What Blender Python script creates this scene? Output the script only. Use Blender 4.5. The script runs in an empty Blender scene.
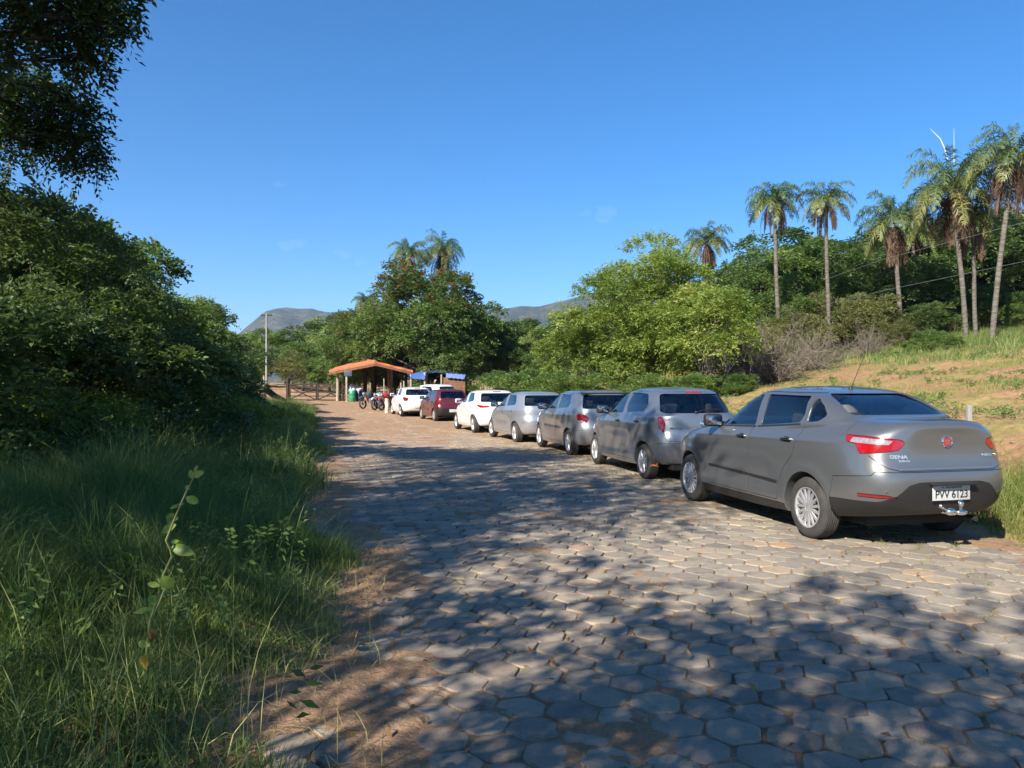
import bpy, bmesh, math, random
import numpy as np
from mathutils import Vector, Matrix
from mathutils.bvhtree import BVHTree

random.seed(7)
RNG = np.random.default_rng(11)
SC = bpy.context.scene
COL = SC.collection
R = math.radians

# ------------------------------------------------------------------ frame of the road
TH = R(14.5)
DX, DY = -math.sin(TH), math.cos(TH)      # along the road, away from the camera
NX, NY = math.cos(TH), math.sin(TH)       # across the road, to the right
def W2(u, v):
    return (u*DX + v*NX, u*DY + v*NY)
def UV(x, y):
    return (x*DX + y*DY, x*NX + y*NY)
EYE = 1.57
FPX = 770.0
def at(px, py, Y):
    "world point seen at a pixel at distance Y"
    return Vector(((px-512)/FPX*Y, Y, EYE + (383.5-py)/FPX*Y))
def sstep(x, a, b):
    t = np.clip((x-a)/(b-a), 0, 1)
    return t*t*(3-2*t)
_k = np.random.default_rng(5)
_KW = [( _k.normal(size=2), _k.uniform(0, 6.28)) for _ in range(14)]
def wob(x, y, scale):
    "smooth pseudo noise in about -1..1"
    s = 0
    for i, (k, p) in enumerate(_KW):
        s = s + np.sin((x*k[0]+y*k[1])*(1+0.35*i)/scale + p + 1.7*np.sin((y*k[0]-x*k[1])/scale*0.8+p*2))
    return s/4.2
def ground0(x, y):
    "smooth ground without small relief"
    x = np.asarray(x, float); y = np.asarray(y, float)
    u, v = x*DX+y*DY, x*NX+y*NY
    z = -0.10*sstep(u, 12, 28) + 0.36*sstep(u, 36, 60) + 1.25*sstep(u, 64, 92)*(1-0.8*sstep(v, -6, 8))
    f = 1 - 0.45*sstep(u, 38, 90)
    b = np.clip(v-7.7, 0, None)
    b = np.where(b < 32, b, 32+(b-32)*0.35)
    b = np.where(b < 60, b, 60)
    z = z + 0.150*b*f*sstep(v, 7.2, 11)*(0.45+0.55*sstep(u, -20, 6))
    l = np.clip(-v-7, 0, 30)
    z = z + 0.05*l
    return z
def ground(x, y):
    x = np.asarray(x, float); y = np.asarray(y, float)
    u, v = x*DX+y*DY, x*NX+y*NY
    z = ground0(x, y)
    inroad = sstep(v, -0.5, 0.4)*(1-sstep(v, 6.3, 7.2))
    far = 1-sstep(np.hypot(x, y), 60, 200)
    z = z + (1-inroad)*far*(0.07*wob(x, y, 1.6) + 0.025*wob(x+9, y, 0.35) + 0.02)
    # sand filling the paver joints, piling up on the edges and further off
    cover = 0.010*wob(x, y, 0.9) + 0.006*wob(x, y+40, 0.22)
    pile = 0.026*(1-sstep(v, 0.05, 1.1)) + 0.03*sstep(v, 5.6, 6.6) + 0.018*sstep(u, 14, 30) + 0.05*sstep(u, 44, 52)
    z = z + inroad*(-0.0125 + cover*.8 + pile)
    return z
def gz(x, y):
    return float(ground(x, y))

# ------------------------------------------------------------------ object helpers
def tag(o, label=None, cat=None, group=None, kind=None):
    if label: o['label'] = label
    if cat: o['category'] = cat
    if group: o['group'] = group
    if kind: o['kind'] = kind
    return o
def link(name, me, parent=None):
    o = bpy.data.objects.new(name, me); COL.objects.link(o)
    if parent is not None: o.parent = parent
    return o
def empty(name, loc, rz=0, parent=None):
    o = bpy.data.objects.new(name, None); COL.objects.link(o)
    o.location = loc; o.rotation_euler = (0, 0, rz); o.empty_display_size = 0.3
    if parent is not None: o.parent = parent
    return o
def copy_tree(o, parent=None):
    c = o.copy(); COL.objects.link(c); c.parent = parent
    for ch in [k for k in o.children]:
        copy_tree(ch, c)
    return c
def np_mesh(name, V, F, mats, tint=None, smooth=False, mi=None):
    V = np.asarray(V, np.float32); F = np.asarray(F, np.int32)
    me = bpy.data.meshes.new(name)
    n, k = F.shape
    me.vertices.add(len(V)); me.vertices.foreach_set('co', V.ravel())
    me.loops.add(n*k); me.loops.foreach_set('vertex_index', F.ravel())
    me.polygons.add(n)
    me.polygons.foreach_set('loop_start', np.arange(0, n*k, k, dtype=np.int32))
    me.polygons.foreach_set('loop_total', np.full(n, k, np.int32))
    if mi is not None: me.polygons.foreach_set('material_index', np.asarray(mi, np.int32))
    me.polygons.foreach_set('use_smooth', np.full(n, bool(smooth)))
    me.update(calc_edges=True)
    if tint is not None:
        a = me.attributes.new('tint', 'FLOAT', 'POINT'); a.data.foreach_set('value', np.asarray(tint, np.float32))
    for m in (mats if isinstance(mats, (list, tuple)) else [mats]): me.materials.append(m)
    return me
def py_mesh(name, V, F, mats, mi=None, smooth_angle=None):
    me = bpy.data.meshes.new(name)
    me.from_pydata([tuple(v) for v in V], [], F)
    for m in (mats if isinstance(mats, (list, tuple)) else [mats]): me.materials.append(m)
    if mi is not None: me.polygons.foreach_set('material_index', mi)
    me.update()
    if smooth_angle: smooth_by(me, smooth_angle)
    return me
def smooth_by(me, deg):
    bm = bmesh.new(); bm.from_mesh(me)
    lim = R(deg)
    for f in bm.faces: f.smooth = True
    for e in bm.edges:
        if len(e.link_faces) == 2:
            e.smooth = e.calc_face_angle(0) < lim
        else: e.smooth = False
    bm.to_mesh(me); bm.free()

class MB:
    def __init__(s): s.V = []; s.F = []; s.M = []
    def add(s, V, F, m=0, mat=None):
        b = len(s.V)
        for v in V:
            v = Vector(v)
            s.V.append(mat @ v if mat is not None else v)
        for f in F: s.F.append([b+i for i in f]); s.M.append(m)
    def box(s, c, size, m=0, rot=None, bev=0.0):
        "box, edges bevelled when bev is given"
        hx, hy, hz = [a/2 for a in size]
        bm = bmesh.new(); bmesh.ops.create_cube(bm, size=1)
        for v in bm.verts: v.co = Vector((v.co.x*size[0], v.co.y*size[1], v.co.z*size[2]))
        if bev > 0: bmesh.ops.bevel(bm, geom=list(bm.edges), offset=bev, segments=2, profile=0.6, affect='EDGES')
        T = Matrix.Translation(Vector(c)) @ (rot.to_4x4() if rot is not None else Matrix.Identity(4))
        bm.verts.index_update()
        s.add([v.co.copy() for v in bm.verts], [[v.index for v in f.verts] for f in bm.faces], m, T); bm.free()
    def tube(s, pts, radii, n=8, m=0, cap=True):
        pts = [Vector(p) for p in pts]
        if not isinstance(radii, (list, tuple)): radii = [radii]*len(pts)
        V = []; F = []
        prev = None
        for i, p in enumerate(pts):
            t = (pts[min(i+1, len(pts)-1)] - pts[max(i-1, 0)]).normalized()
            if prev is None:
                a = t.orthogonal().normalized()
            else:
                a = (prev - t*prev.dot(t));
                a = a.normalized() if a.length > 1e-5 else t.orthogonal().normalized()
            prev = a; b = t.cross(a)
            for k in range(n):
                an = 2*math.pi*k/n
                V.append(p + (a*math.cos(an)+b*math.sin(an))*radii[i])
        for i in range(len(pts)-1):
            for k in range(n):
                F.append([i*n+k, i*n+(k+1) % n, (i+1)*n+(k+1) % n, (i+1)*n+k])
        if cap:
            F.append([k for k in range(n)][::-1]); F.append([(len(pts)-1)*n+k for k in range(n)])
        s.add(V, F, m)
    def lathe(s, prof, n=24, m=0, T=None, close=False):
        "profile of (radius, y) turned about the y axis"
        V = []; F = []
        for (r, y) in prof:
            for k in range(n):
                a = 2*math.pi*k/n
                V.append((r*math.cos(a), y, r*math.sin(a)))
        L = len(prof)
        for i in range(L if close else L-1):
            j = (i+1) % L
            for k in range(n):
                F.append([i*n+k, i*n+(k+1) % n, j*n+(k+1) % n, j*n+k])
        s.add(V, F, m, T)
    def disc(s, r, y, n=24, m=0, T=None):
        s.add([(r*math.cos(2*math.pi*k/n), y, r*math.sin(2*math.pi*k/n)) for k in range(n)], [list(range(n))], m, T)
    def ell(s, c, r, m=0, nu=12, nv=8, rot=None):
        V = []; F = []
        for i in range(nv+1):
            ph = math.pi*i/nv
            for k in range(nu):
                a = 2*math.pi*k/nu
                V.append(Vector((r[0]*math.sin(ph)*math.cos(a), r[1]*math.sin(ph)*math.sin(a), r[2]*math.cos(ph))))
        for i in range(nv):
            for k in range(nu):
                F.append([i*nu+k, (i+1)*nu+k, (i+1)*nu+(k+1) % nu, i*nu+(k+1) % nu])
        T = Matrix.Translation(Vector(c)) @ (rot.to_4x4() if rot is not None else Matrix.Identity(4))
        s.add(V, F, m, T)
    def build(s, name, mats, parent=None, smooth=30):
        me = py_mesh(name, s.V, s.F, mats, s.M)
        bm = bmesh.new(); bm.from_mesh(me)
        bmesh.ops.remove_doubles(bm, verts=bm.verts, dist=1e-5)
        bmesh.ops.recalc_face_normals(bm, faces=bm.faces)
        bm.to_mesh(me); bm.free()
        if smooth: smooth_by(me, smooth)
        return link(name, me, parent)

# ------------------------------------------------------------------ materials
def mat(name):
    m = bpy.data.materials.new(name); m.use_nodes = True
    nt = m.node_tree; nt.nodes.clear()
    out = nt.nodes.new('ShaderNodeOutputMaterial')
    return m, nt, out
def N(nt, t, **kw):
    n = nt.nodes.new(t)
    for k, v in kw.items():
        if k.startswith('i_'):
            n.inputs[k[2:].replace('_', ' ')].default_value = v
        else: setattr(n, k, v)
    return n
def ramp(nt, fac, stops):
    r = nt.nodes.new('ShaderNodeValToRGB')
    el = r.color_ramp.elements
    while len(el) > 1: el.remove(el[-1])
    el[0].position = stops[0][0]; el[0].color = (*stops[0][1], 1)
    for p, c in stops[1:]:
        e = el.new(p); e.color = (*c, 1)
    nt.links.new(fac, r.inputs[0]); return r
def noise(nt, scale, detail=4, rough=0.55, vec=None, dist=0.0):
    n = nt.nodes.new('ShaderNodeTexNoise')
    n.inputs['Scale'].default_value = scale; n.inputs['Detail'].default_value = detail
    n.inputs['Roughness'].default_value = rough; n.inputs['Distortion'].default_value = dist
    if vec is not None: nt.links.new(vec, n.inputs['Vector'])
    return n
def simple(name, col, rough=0.6, metal=0.0, spec=0.5, coat=0.0, var=0.12, scale=6.0, bump=0.0, bscale=60):
    m, nt, out = mat(name)
    p = N(nt, 'ShaderNodeBsdfPrincipled')
    p.inputs['Roughness'].default_value = rough; p.inputs['Metallic'].default_value = metal
    p.inputs['Specular IOR Level'].default_value = spec
    p.inputs['Coat Weight'].default_value = coat; p.inputs['Coat Roughness'].default_value = 0.04
    tc = N(nt, 'ShaderNodeTexCoord')
    n = noise(nt, scale, 5, 0.6, tc.outputs['Object'])
    lo = tuple(c*(1-var) for c in col); hi = tuple(min(1, c*(1+var)) for c in col)
    r = ramp(nt, n.outputs[0], [(0.3, lo), (0.7, hi)])
    nt.links.new(r.outputs[0], p.inputs['Base Color'])
    if bump:
        b = N(nt, 'ShaderNodeBump'); b.inputs['Strength'].default_value = bump; b.inputs['Distance'].default_value = 0.01
        n2 = noise(nt, bscale, 4, 0.6, tc.outputs['Object'])
        nt.links.new(n2.outputs[0], b.inputs['Height']); nt.links.new(b.outputs[0], p.inputs['Normal'])
    nt.links.new(p.outputs[0], out.inputs[0])
    return m
def leafmat(name, stops, trans=0.35, rough=0.5, spec=0.35):
    m, nt, out = mat(name)
    at_ = N(nt, 'ShaderNodeAttribute', attribute_name='tint')
    oi = N(nt, 'ShaderNodeObjectInfo')
    mx = N(nt, 'ShaderNodeMath', operation='MULTIPLY_ADD'); nt.links.new(oi.outputs['Random'], mx.inputs[0])
    mx.inputs[1].default_value = 0.18; nt.links.new(at_.outputs['Fac'], mx.inputs[2])
    ad = N(nt, 'ShaderNodeMath', operation='SUBTRACT'); nt.links.new(mx.outputs[0], ad.inputs[0]); ad.inputs[1].default_value = 0.09
    r = ramp(nt, ad.outputs[0], stops)
    p = N(nt, 'ShaderNodeBsdfPrincipled'); p.inputs['Roughness'].default_value = rough
    p.inputs['Specular IOR Level'].default_value = spec
    nt.links.new(r.outputs[0], p.inputs['Base Color'])
    t = N(nt, 'ShaderNodeBsdfTranslucent')
    hs = N(nt, 'ShaderNodeHueSaturation'); hs.inputs['Hue'].default_value = 0.485; hs.inputs['Saturation'].default_value = 1.1; hs.inputs['Value'].default_value = 1.5
    nt.links.new(r.outputs[0], hs.inputs['Color']); nt.links.new(hs.outputs[0], t.inputs['Color'])
    ms = N(nt, 'ShaderNodeMixShader'); ms.inputs[0].default_value = trans
    nt.links.new(p.outputs[0], ms.inputs[1]); nt.links.new(t.outputs[0], ms.inputs[2])
    nt.links.new(ms.outputs[0], out.inputs[0])
    return m
def barkmat(name, lo, hi, scale=14, bands=False):
    m, nt, out = mat(name)
    tc = N(nt, 'ShaderNodeTexCoord')
    mp = N(nt, 'ShaderNodeMapping'); nt.links.new(tc.outputs['Object'], mp.inputs[0])
    mp.inputs['Scale'].default_value = (1, 1, 6.0 if bands else 0.35)
    n = noise(nt, scale if not bands else 2.0, 6, 0.65, mp.outputs[0])
    r = ramp(nt, n.outputs[0], [(0.3, lo), (0.7, hi)])
    p = N(nt, 'ShaderNodeBsdfPrincipled'); p.inputs['Roughness'].default_value = 0.9
    p.inputs['Specular IOR Level'].default_value = 0.2
    nt.links.new(r.outputs[0], p.inputs['Base Color'])
    b = N(nt, 'ShaderNodeBump'); b.inputs['Strength'].default_value = 0.7; b.inputs['Distance'].default_value = 0.03
    nt.links.new(n.outputs[0], b.inputs['Height']); nt.links.new(b.outputs[0], p.inputs['Normal'])
    nt.links.new(p.outputs[0], out.inputs[0])
    return m
HAZE = 1.2e-4
# ================================================================== CARS
# local frame: origin on the ground under the rear axle, +x forward, +y left, z up
def cr(P, t):
    "Catmull-Rom over rows P at parameter t"
    n = len(P)-1
    i = min(int(t), n-1); f = t-i
    p0 = P[max(i-1, 0)]; p1 = P[i]; p2 = P[i+1]; p3 = P[min(i+2, n)]
    a = 0.42
    m1 = a*(p2-p0); m2 = a*(p3-p1)
    return (2*f**3-3*f**2+1)*p1 + (f**3-2*f**2+f)*m1 + (-2*f**3+3*f**2)*p2 + (f**3-f**2)*m2
def half_curve(cx, xe, ze, w, zs, n, k, cnt):
    th = np.linspace(0, math.pi/2, 300)
    c, s = np.cos(th), np.sin(th)
    X = np.clip(c, 0, 1)**(2/n); Y = np.clip(s, 0, 1)**(2/n)
    p = np.stack([cx+(xe-cx)*X, w*Y, zs+(ze-zs)*X**k], 1)
    L = np.concatenate([[0], np.cumsum(np.linalg.norm(np.diff(p[:, :2], axis=0), axis=1))])
    q = np.linspace(0, L[-1], cnt)
    return np.stack([np.interp(q, L, p[:, j]) for j in range(3)], 1)
def body_solid(spec, nh=44, per=3, inset=0.0):
    rows = [np.array(r, float) for r in spec['rows']]
    n = len(rows)
    rings = []
    for q in range((n-1)*per+1):
        t = q/per
        xf, zf, xr, zr, w, zs, nf, nr, cx = cr(rows, t)
        w = max(w, .01)
        fr = half_curve(cx, xf, zf, w, zs, nf, 2.2, nh)
        re = half_curve(cx, xr, zr, w, zs, nr, spec.get('kr', 2.2), nh)[::-1]
        half = np.vstack([fr, re[1:]])                 # front centre -> side -> rear centre
        mir = half[1:-1][::-1].copy(); mir[:, 1] *= -1
        rings.append(np.vstack([half, mir]))
    K = len(rings[0]); V = np.vstack(rings)
    F = []
    for i in range(len(rings)-1):
        for k in range(K):
            a = i*K+k; b = i*K+(k+1) % K
            F.append([a, b, b+K, a+K])
    r0 = rings[0]; cb = r0.mean(0); top = rings[-1].mean(0)
    V = np.vstack([V, [cb], [[top[0], 0, rings[-1][:, 2].max()+0.002]]])
    ib, it = len(V)-2, len(V)-1
    for k in range(K):
        F.append([ib, (k+1) % K, k]); F.append([it, (len(rings)-1)*K+k, (len(rings)-1)*K+(k+1) % K])
    # relief pressed into the side panels
    x, y, z = V[:, 0], V[:, 1], V[:, 2]
    side = sstep(np.abs(y), 0.60, 0.72)
    dy = np.zeros(len(V)); wb, wr = spec['wb'], spec['wr']
    for wx in (0, wb):
        d = np.hypot(x-wx, z-wr)
        dy += spec.get('flare', .014)*np.exp(-((d-(wr+.075))/.055)**2)*(z > .2)
    mid = sstep(x, .50, .75)*(1-sstep(x, wb-.70, wb-.45))
    dy -= .016*np.exp(-((z-.62)/.13)**2)*mid
    for (zc, sl, a, wd) in spec.get('creases', []):
        zz = zc - sl*x
        dy += a*np.exp(-np.abs((z-zz)/wd)**1.3)*(1-sstep(x, wb+.3, wb+.8))*sstep(x, -.9, -.2)
    V[:, 1] += np.sign(y)*dy*side*(z < 1.05)
    bump = spec.get('rear_step')
    if bump:
        for (z0, z1, d) in bump:
            m = sstep(z, z0-.03, z0+.01)*(1-sstep(z, z1-.01, z1+.03))*(1-sstep(x, -.45, -.1))*(z < 1.2)
            V[:, 0] -= m*d
    if inset:
        me = py_mesh('t', V, F, []); 
        nn = np.zeros(len(V)*3, np.float32); me.vertices.foreach_get('normal', nn)
        nn = nn.reshape(-1, 3)
        bpy.data.meshes.remove(me)
        V = V - nn*inset
    return V, F
def inset_poly(P, d):
    "offset a closed polygon inward by d (counter-clockwise or clockwise)"
    n = len(P); A = sum(P[i][0]*P[(i+1) % n][1]-P[(i+1) % n][0]*P[i][1] for i in range(n))
    sg = 1 if A > 0 else -1
    out = []
    for i in range(n):
        p0, p1, p2 = Vector(P[i-1]), Vector(P[i]), Vector(P[(i+1) % n])
        e1 = (p1-p0).normalized(); e2 = (p2-p1).normalized()
        n1 = Vector((-e1.y, e1.x))*sg; n2 = Vector((-e2.y, e2.x))*sg
        m = (n1+n2); L = m.length
        m = m/L if L > 1e-6 else n1
        out.append(tuple(p1+m*d/max(m.dot(n1), .4)))
    return out
def round_poly(P, r, seg=4):
    out = []; n = len(P)
    for i in range(n):
        p0, p1, p2 = Vector(P[i-1]), Vector(P[i]), Vector(P[(i+1) % n])
        a = (p0-p1); b = (p2-p1); rr = min(r, a.length*.45, b.length*.45)
        a = p1+a.normalized()*rr; b = p1+b.normalized()*rr
        for k in range(seg+1):
            t = k/seg
            out.append(tuple(a*(1-t)**2+p1*2*t*(1-t)+b*t*t))
    return out
def prism(P, axis, lo, hi):
    n = len(P)
    def pt(p, h):
        return {'x': (h, p[0], p[1]), 'y': (p[0], h, p[1]), 'z': (p[0], p[1], h)}[axis]
    V = [pt(p, lo) for p in P]+[pt(p, hi) for p in P]
    F = [list(range(n))[::-1], [n+i for i in range(n)]] + [[i, (i+1) % n, n+(i+1) % n, n+i] for i in range(n)]
    me = py_mesh('cut', V, F, [])
    bm = bmesh.new(); bm.from_mesh(me); bmesh.ops.triangulate(bm, faces=bm.faces[:]); bmesh.ops.recalc_face_normals(bm, faces=bm.faces); bm.to_mesh(me); bm.free()
    return me
def mirror_mesh(me):
    m = me.copy(); m.transform(Matrix.Scale(-1, 4, (0, 1, 0))); m.flip_normals(); return m
def csg(me, ops):
    "apply a chain of booleans; cutter faces come out with material slot 1"
    a = bpy.data.objects.new('tmp_a', me); COL.objects.link(a); tmp = []
    for op, c in ops:
        if len(c.polygons) and len(c.materials) == 0:
            c.materials.append(None); c.materials.append(None)
            c.polygons.foreach_set('material_index', [1]*len(c.polygons)); c.update()
        b = bpy.data.objects.new('tmp_b', c); COL.objects.link(b); tmp.append(b)
        m = a.modifiers.new('b', 'BOOLEAN'); m.operation = op; m.object = b; m.solver = 'MANIFOLD'
    bpy.context.view_layer.update()
    dg = bpy.context.evaluated_depsgraph_get()
    out = bpy.data.meshes.new_from_object(a.evaluated_get(dg), preserve_all_data_layers=True, depsgraph=dg)
    for b in tmp: bpy.data.objects.remove(b)
    bpy.data.objects.remove(a)
    return out
def solid_mesh(V, F):
    me = py_mesh('solid', V, F, [])
    bm = bmesh.new(); bm.from_mesh(me)
    bmesh.ops.remove_doubles(bm, verts=bm.verts, dist=1e-4)
    bmesh.ops.triangulate(bm, faces=[f for f in bm.faces if len(f.verts) > 3])
    bmesh.ops.recalc_face_normals(bm, faces=bm.faces); bm.to_mesh(me); bm.free()
    me.materials.append(None); me.materials.append(None)
    return me
def finish(me, mats, O_bvh=None, O_vn=None, O_V=None):
    "materials and normals; faces lying on the outer skin take the skin's own smooth normals"
    me.materials.clear()
    for m in mats: me.materials.append(m)
    n = len(me.polygons)
    if n == 0: return me
    smooth_by(me, 32)
    if O_bvh is None: return me
    co = np.zeros(len(me.vertices)*3, np.float32); me.vertices.foreach_get('co', co); co = co.reshape(-1, 3)
    bvh, tris, VN, OV = O_bvh
    on = {}
    ln = np.zeros(len(me.loops)*3, np.float32); me.corner_normals.foreach_get('vector', ln); ln = ln.reshape(-1, 3)
    ln = ln.copy()
    for p in me.polygons:
        if p.material_index != 0: continue
        for li in p.loop_indices:
            vi = me.loops[li].vertex_index
            if vi not in on:
                loc, nor, idx, dist = bvh.find_nearest(Vector(co[vi].tolist()))
                if dist is None or dist > .0012: on[vi] = None
                else:
                    t = tris[idx]; A, B, C = (OV[t[0]], OV[t[1]], OV[t[2]])
                    v0 = B-A; v1 = C-A; v2 = np.array(loc)-A
                    d00 = v0@v0; d01 = v0@v1; d11 = v1@v1; d20 = v2@v0; d21 = v2@v1
                    den = d00*d11-d01*d01
                    if abs(den) < 1e-14: w = (1/3, 1/3, 1/3)
                    else:
                        b = (d11*d20-d01*d21)/den; c = (d00*d21-d01*d20)/den; w = (1-b-c, b, c)
                    nn = VN[t[0]]*w[0]+VN[t[1]]*w[1]+VN[t[2]]*w[2]
                    L = np.linalg.norm(nn); on[vi] = nn/L if L > 0 else None
            nn = on[vi]
            if nn is not None and np.dot(nn, np.array(p.normal)) > .6: ln[li] = nn
    me.normals_split_custom_set([tuple(x) for x in ln])
    return me
def skin_bvh(me):
    OV = np.zeros(len(me.vertices)*3); me.vertices.foreach_get('co', OV); OV = OV.reshape(-1, 3)
    VN = np.zeros(len(me.vertices)*3); me.vertices.foreach_get('normal', VN); VN = VN.reshape(-1, 3)
    me.calc_loop_triangles()
    tris = [tuple(t.vertices) for t in me.loop_triangles]
    bvh = BVHTree.FromPolygons([tuple(v) for v in OV], tris, all_triangles=True)
    return bvh, tris, VN, OV
def in_poly(P, x, y):
    c = False; n = len(P); j = n-1
    for i in range(n):
        if (P[i][1] > y) != (P[j][1] > y) and x < (P[j][0]-P[i][0])*(y-P[i][1])/(P[j][1]-P[i][1])+P[i][0]: c = not c
        j = i
    return c
def glass_sheet(V, F, poly, view, cond, grow=.03, depth=.012, VN=None):
    "faces of the skin seen inside the polygon, sunk a little under the body's surface"
    P = inset_poly(poly, -grow)
    W = V - VN*depth
    keep = []
    for f in F:
        if len(f) != 4: continue
        c = W[f].mean(0)
        if not cond(c): continue
        a, b = (c[0], c[2]) if view == 'side' else (c[1], c[2])
        if in_poly(P, a, b): keep.append(f)
    ids = sorted({i for f in keep for i in f}); mp = {i: k for k, i in enumerate(ids)}
    return [tuple(W[i]) for i in ids], [[mp[i] for i in f] for f in keep]
def strip(bvh, pts, axis, sgn, hw, th, name, m, parent, seg=14):
    "a thin moulding laid on the skin along a 2-D line"
    V = []; F = []
    P = []
    for i in range(len(pts)-1):
        for k in range(seg):
            t = k/seg; P.append((pts[i][0]*(1-t)+pts[i+1][0]*t, pts[i][1]*(1-t)+pts[i+1][1]*t))
    P.append(pts[-1])
    n = 0
    for (a, b) in P:
        row = []
        for off in (-hw, hw):
            if axis == 'side':
                o = Vector((a, 1.6*sgn, b+off)); d = Vector((0, -sgn, 0))
            else:
                o = Vector((-2.2, a, b+off)); d = Vector((1, 0, 0))
            h, nor, i, ds = bvh.ray_cast(o, d)
            if h is None: break
            row.append((h, nor))
        if len(row) < 2: continue
        for h, nor in row: V.append(h-nor*.004)
        for h, nor in row: V.append(h+nor*th)
        n += 1
    for i in range(n-1):
        a = i*4; b = a+4
        F += [[a+2, a+3, b+3, b+2], [a, a+2, b+2, b], [a+1, b+1, b+3, a+3], [a, b, b+1, a+1]]
    if n < 2: return None
    F += [[0, 1, 3, 2], [(n-1)*4, (n-1)*4+2, (n-1)*4+3, (n-1)*4+1]]
    me = py_mesh(name, V, F, [m])
    bm = bmesh.new(); bm.from_mesh(me); bmesh.ops.recalc_face_normals(bm, faces=bm.faces); bm.to_mesh(me); bm.free()
    smooth_by(me, 40)
    return link(name, me, parent)

def make_wheel(parent, x, y, r, sgn, mats, style, width=.185):
    hub = MB(); T = Matrix.Rotation(0 if sgn > 0 else math.pi, 4, 'Z')
    hub.lathe([(.0, .02), (.15, .02), (.15, -.06), (0, -.06)], 20, 0, T)
    w = hub.build('wheel', [mats['dark']], parent); w.location = (x, y, r)
    rr = r*spec_rim
    t = MB(); hw = width/2
    prof = [(rr, -hw+.02), (rr+.01, -hw), (r*.86, -hw-.004), (r*.965, -hw+.012), (r, -hw+.035)]
    for k in range(5):
        yy = -hw+.045+(width-.09)*k/4
        prof += [(r, yy-.006), (r-.006, yy), (r, yy+.006)]
    prof += [(r, hw-.035), (r*.965, hw-.012), (r*.86, hw+.004), (rr+.01, hw), (rr, hw-.02), (rr-.01, 0)]
    t.lathe(prof, 48, 0, T, close=True)
    t.build('tyre', [mats['tyre']], w, smooth=40)
    m = MB(); f = hw-.014
    m.lathe([(rr+.004, f-.02), (rr+.002, f+.012), (rr-.012, f+.012), (rr-.022, f-.02), (rr-.03, -hw+.03)], 40, 0, T)
    m.lathe([(rr-.03, -.03), (.05, -.03)], 24, 1, T)
    m.lathe([(.0, f+.006), (.03, f+.006), (.045, f), (.055, f-.03), (.055, -.02)], 20, 0, T)
    ns = style['spokes']; wd = style.get('w', .03)
    for k in range(ns):
        a = 2*math.pi*k/ns
        rot = Matrix.Rotation(a, 4, 'Y')
        Ls = rr-.01
        i0, i1 = style.get('w0', wd), style.get('w1', wd)
        V = [(0.04, f-.012, -i0/2), (0.04, f-.012, i0/2), (Ls, f-.004, i1/2), (Ls, f-.004, -i1/2),
             (0.04, f+.004, -i0*.3), (0.04, f+.004, i0*.3), (Ls*.6, f+.010, i1*.32), (Ls*.6, f+.010, -i1*.32), (Ls, f+.004, i1*.35), (Ls, f+.004, -i1*.35)]
        F = [[4, 5, 6, 7], [7, 6, 8, 9], [0, 1, 5, 4], [1, 2, 8, 6, 5], [3, 0, 4, 7, 9], [2, 3, 9, 8], [3, 2, 1, 0]]
        m.add(V, F, 0, T @ rot)
    m.build('rim', [mats['alloy'], mats['dark']], w, smooth=25)
    return w
spec_rim = .66

def make_seat(parent, x, y, col, w=.46, headrest=True, scale=1.0, cushion_z=.42, bw=None):
    m = MB()
    m.box((x+.10, y, cushion_z), (.50, w, .16), 0, Matrix.Rotation(-.08, 3, 'Y'), .05)
    m.box((x-.19, y, cushion_z+.32), (.13, w*.96, .60), 0, Matrix.Rotation(-.30, 3, 'Y'), .05)
    o = m.build('seat', [col], parent, smooth=60)
    ys = [y] if headrest is True else headrest
    for yy in ys:
        h = MB(); h.box((x-.315, yy, cushion_z+.70), (.09, .25, .17), 0, Matrix.Rotation(-.22, 3, 'Y'), .04)
        for q in (-.05, .05): h.tube([(x-.29, yy+q, cushion_z+.55), (x-.31, yy+q, cushion_z+.66)], .006, 6)
        h.build('headrest', [col], o, smooth=60)
    return o

def text_mesh(body, size, depth, m, name, parent, font_scale=(1, 1), spacing=1.0, bold=0.0):
    c = bpy.data.curves.new('txt', 'FONT'); c.body = body; c.size = size; c.extrude = depth
    c.align_x = 'CENTER'; c.align_y = 'CENTER'; c.space_character = spacing; c.offset = bold
    o = bpy.data.objects.new('txt', c); COL.objects.link(o)
    bpy.context.view_layer.update()
    dg = bpy.context.evaluated_depsgraph_get()
    me = bpy.data.meshes.new_from_object(o.evaluated_get(dg)); bpy.data.objects.remove(o)
    me.transform(Matrix.Diagonal((font_scale[0], font_scale[1], 1, 1)))
    me.materials.clear(); me.materials.append(m)
    return link(name, me, parent)

def rear_text(body, y, z, bvh, size, m, parent, name='badge', sx=1.0, off=.003, bold=0.0):
    h, nor, i, d = bvh.ray_cast(Vector((-2.5, y, z)), Vector((1, 0, 0)))
    o = text_mesh(body, size, .0015, m, name, parent, (sx, 1), 1.0, bold)
    # text frame: x -> -y (reads correctly from behind the car), y -> up, z -> rearwards
    nx, nz = nor.x, nor.z
    zaxis = Vector((nor.x, nor.y*0.9, nor.z)).normalized()
    xaxis = Vector((0, 0, 1)).cross(zaxis).normalized(); yaxis = zaxis.cross(xaxis)
    M = Matrix((xaxis, yaxis, zaxis)).transposed().to_4x4()
    M.translation = h+zaxis*off
    o.data.transform(M)
    return o

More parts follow.
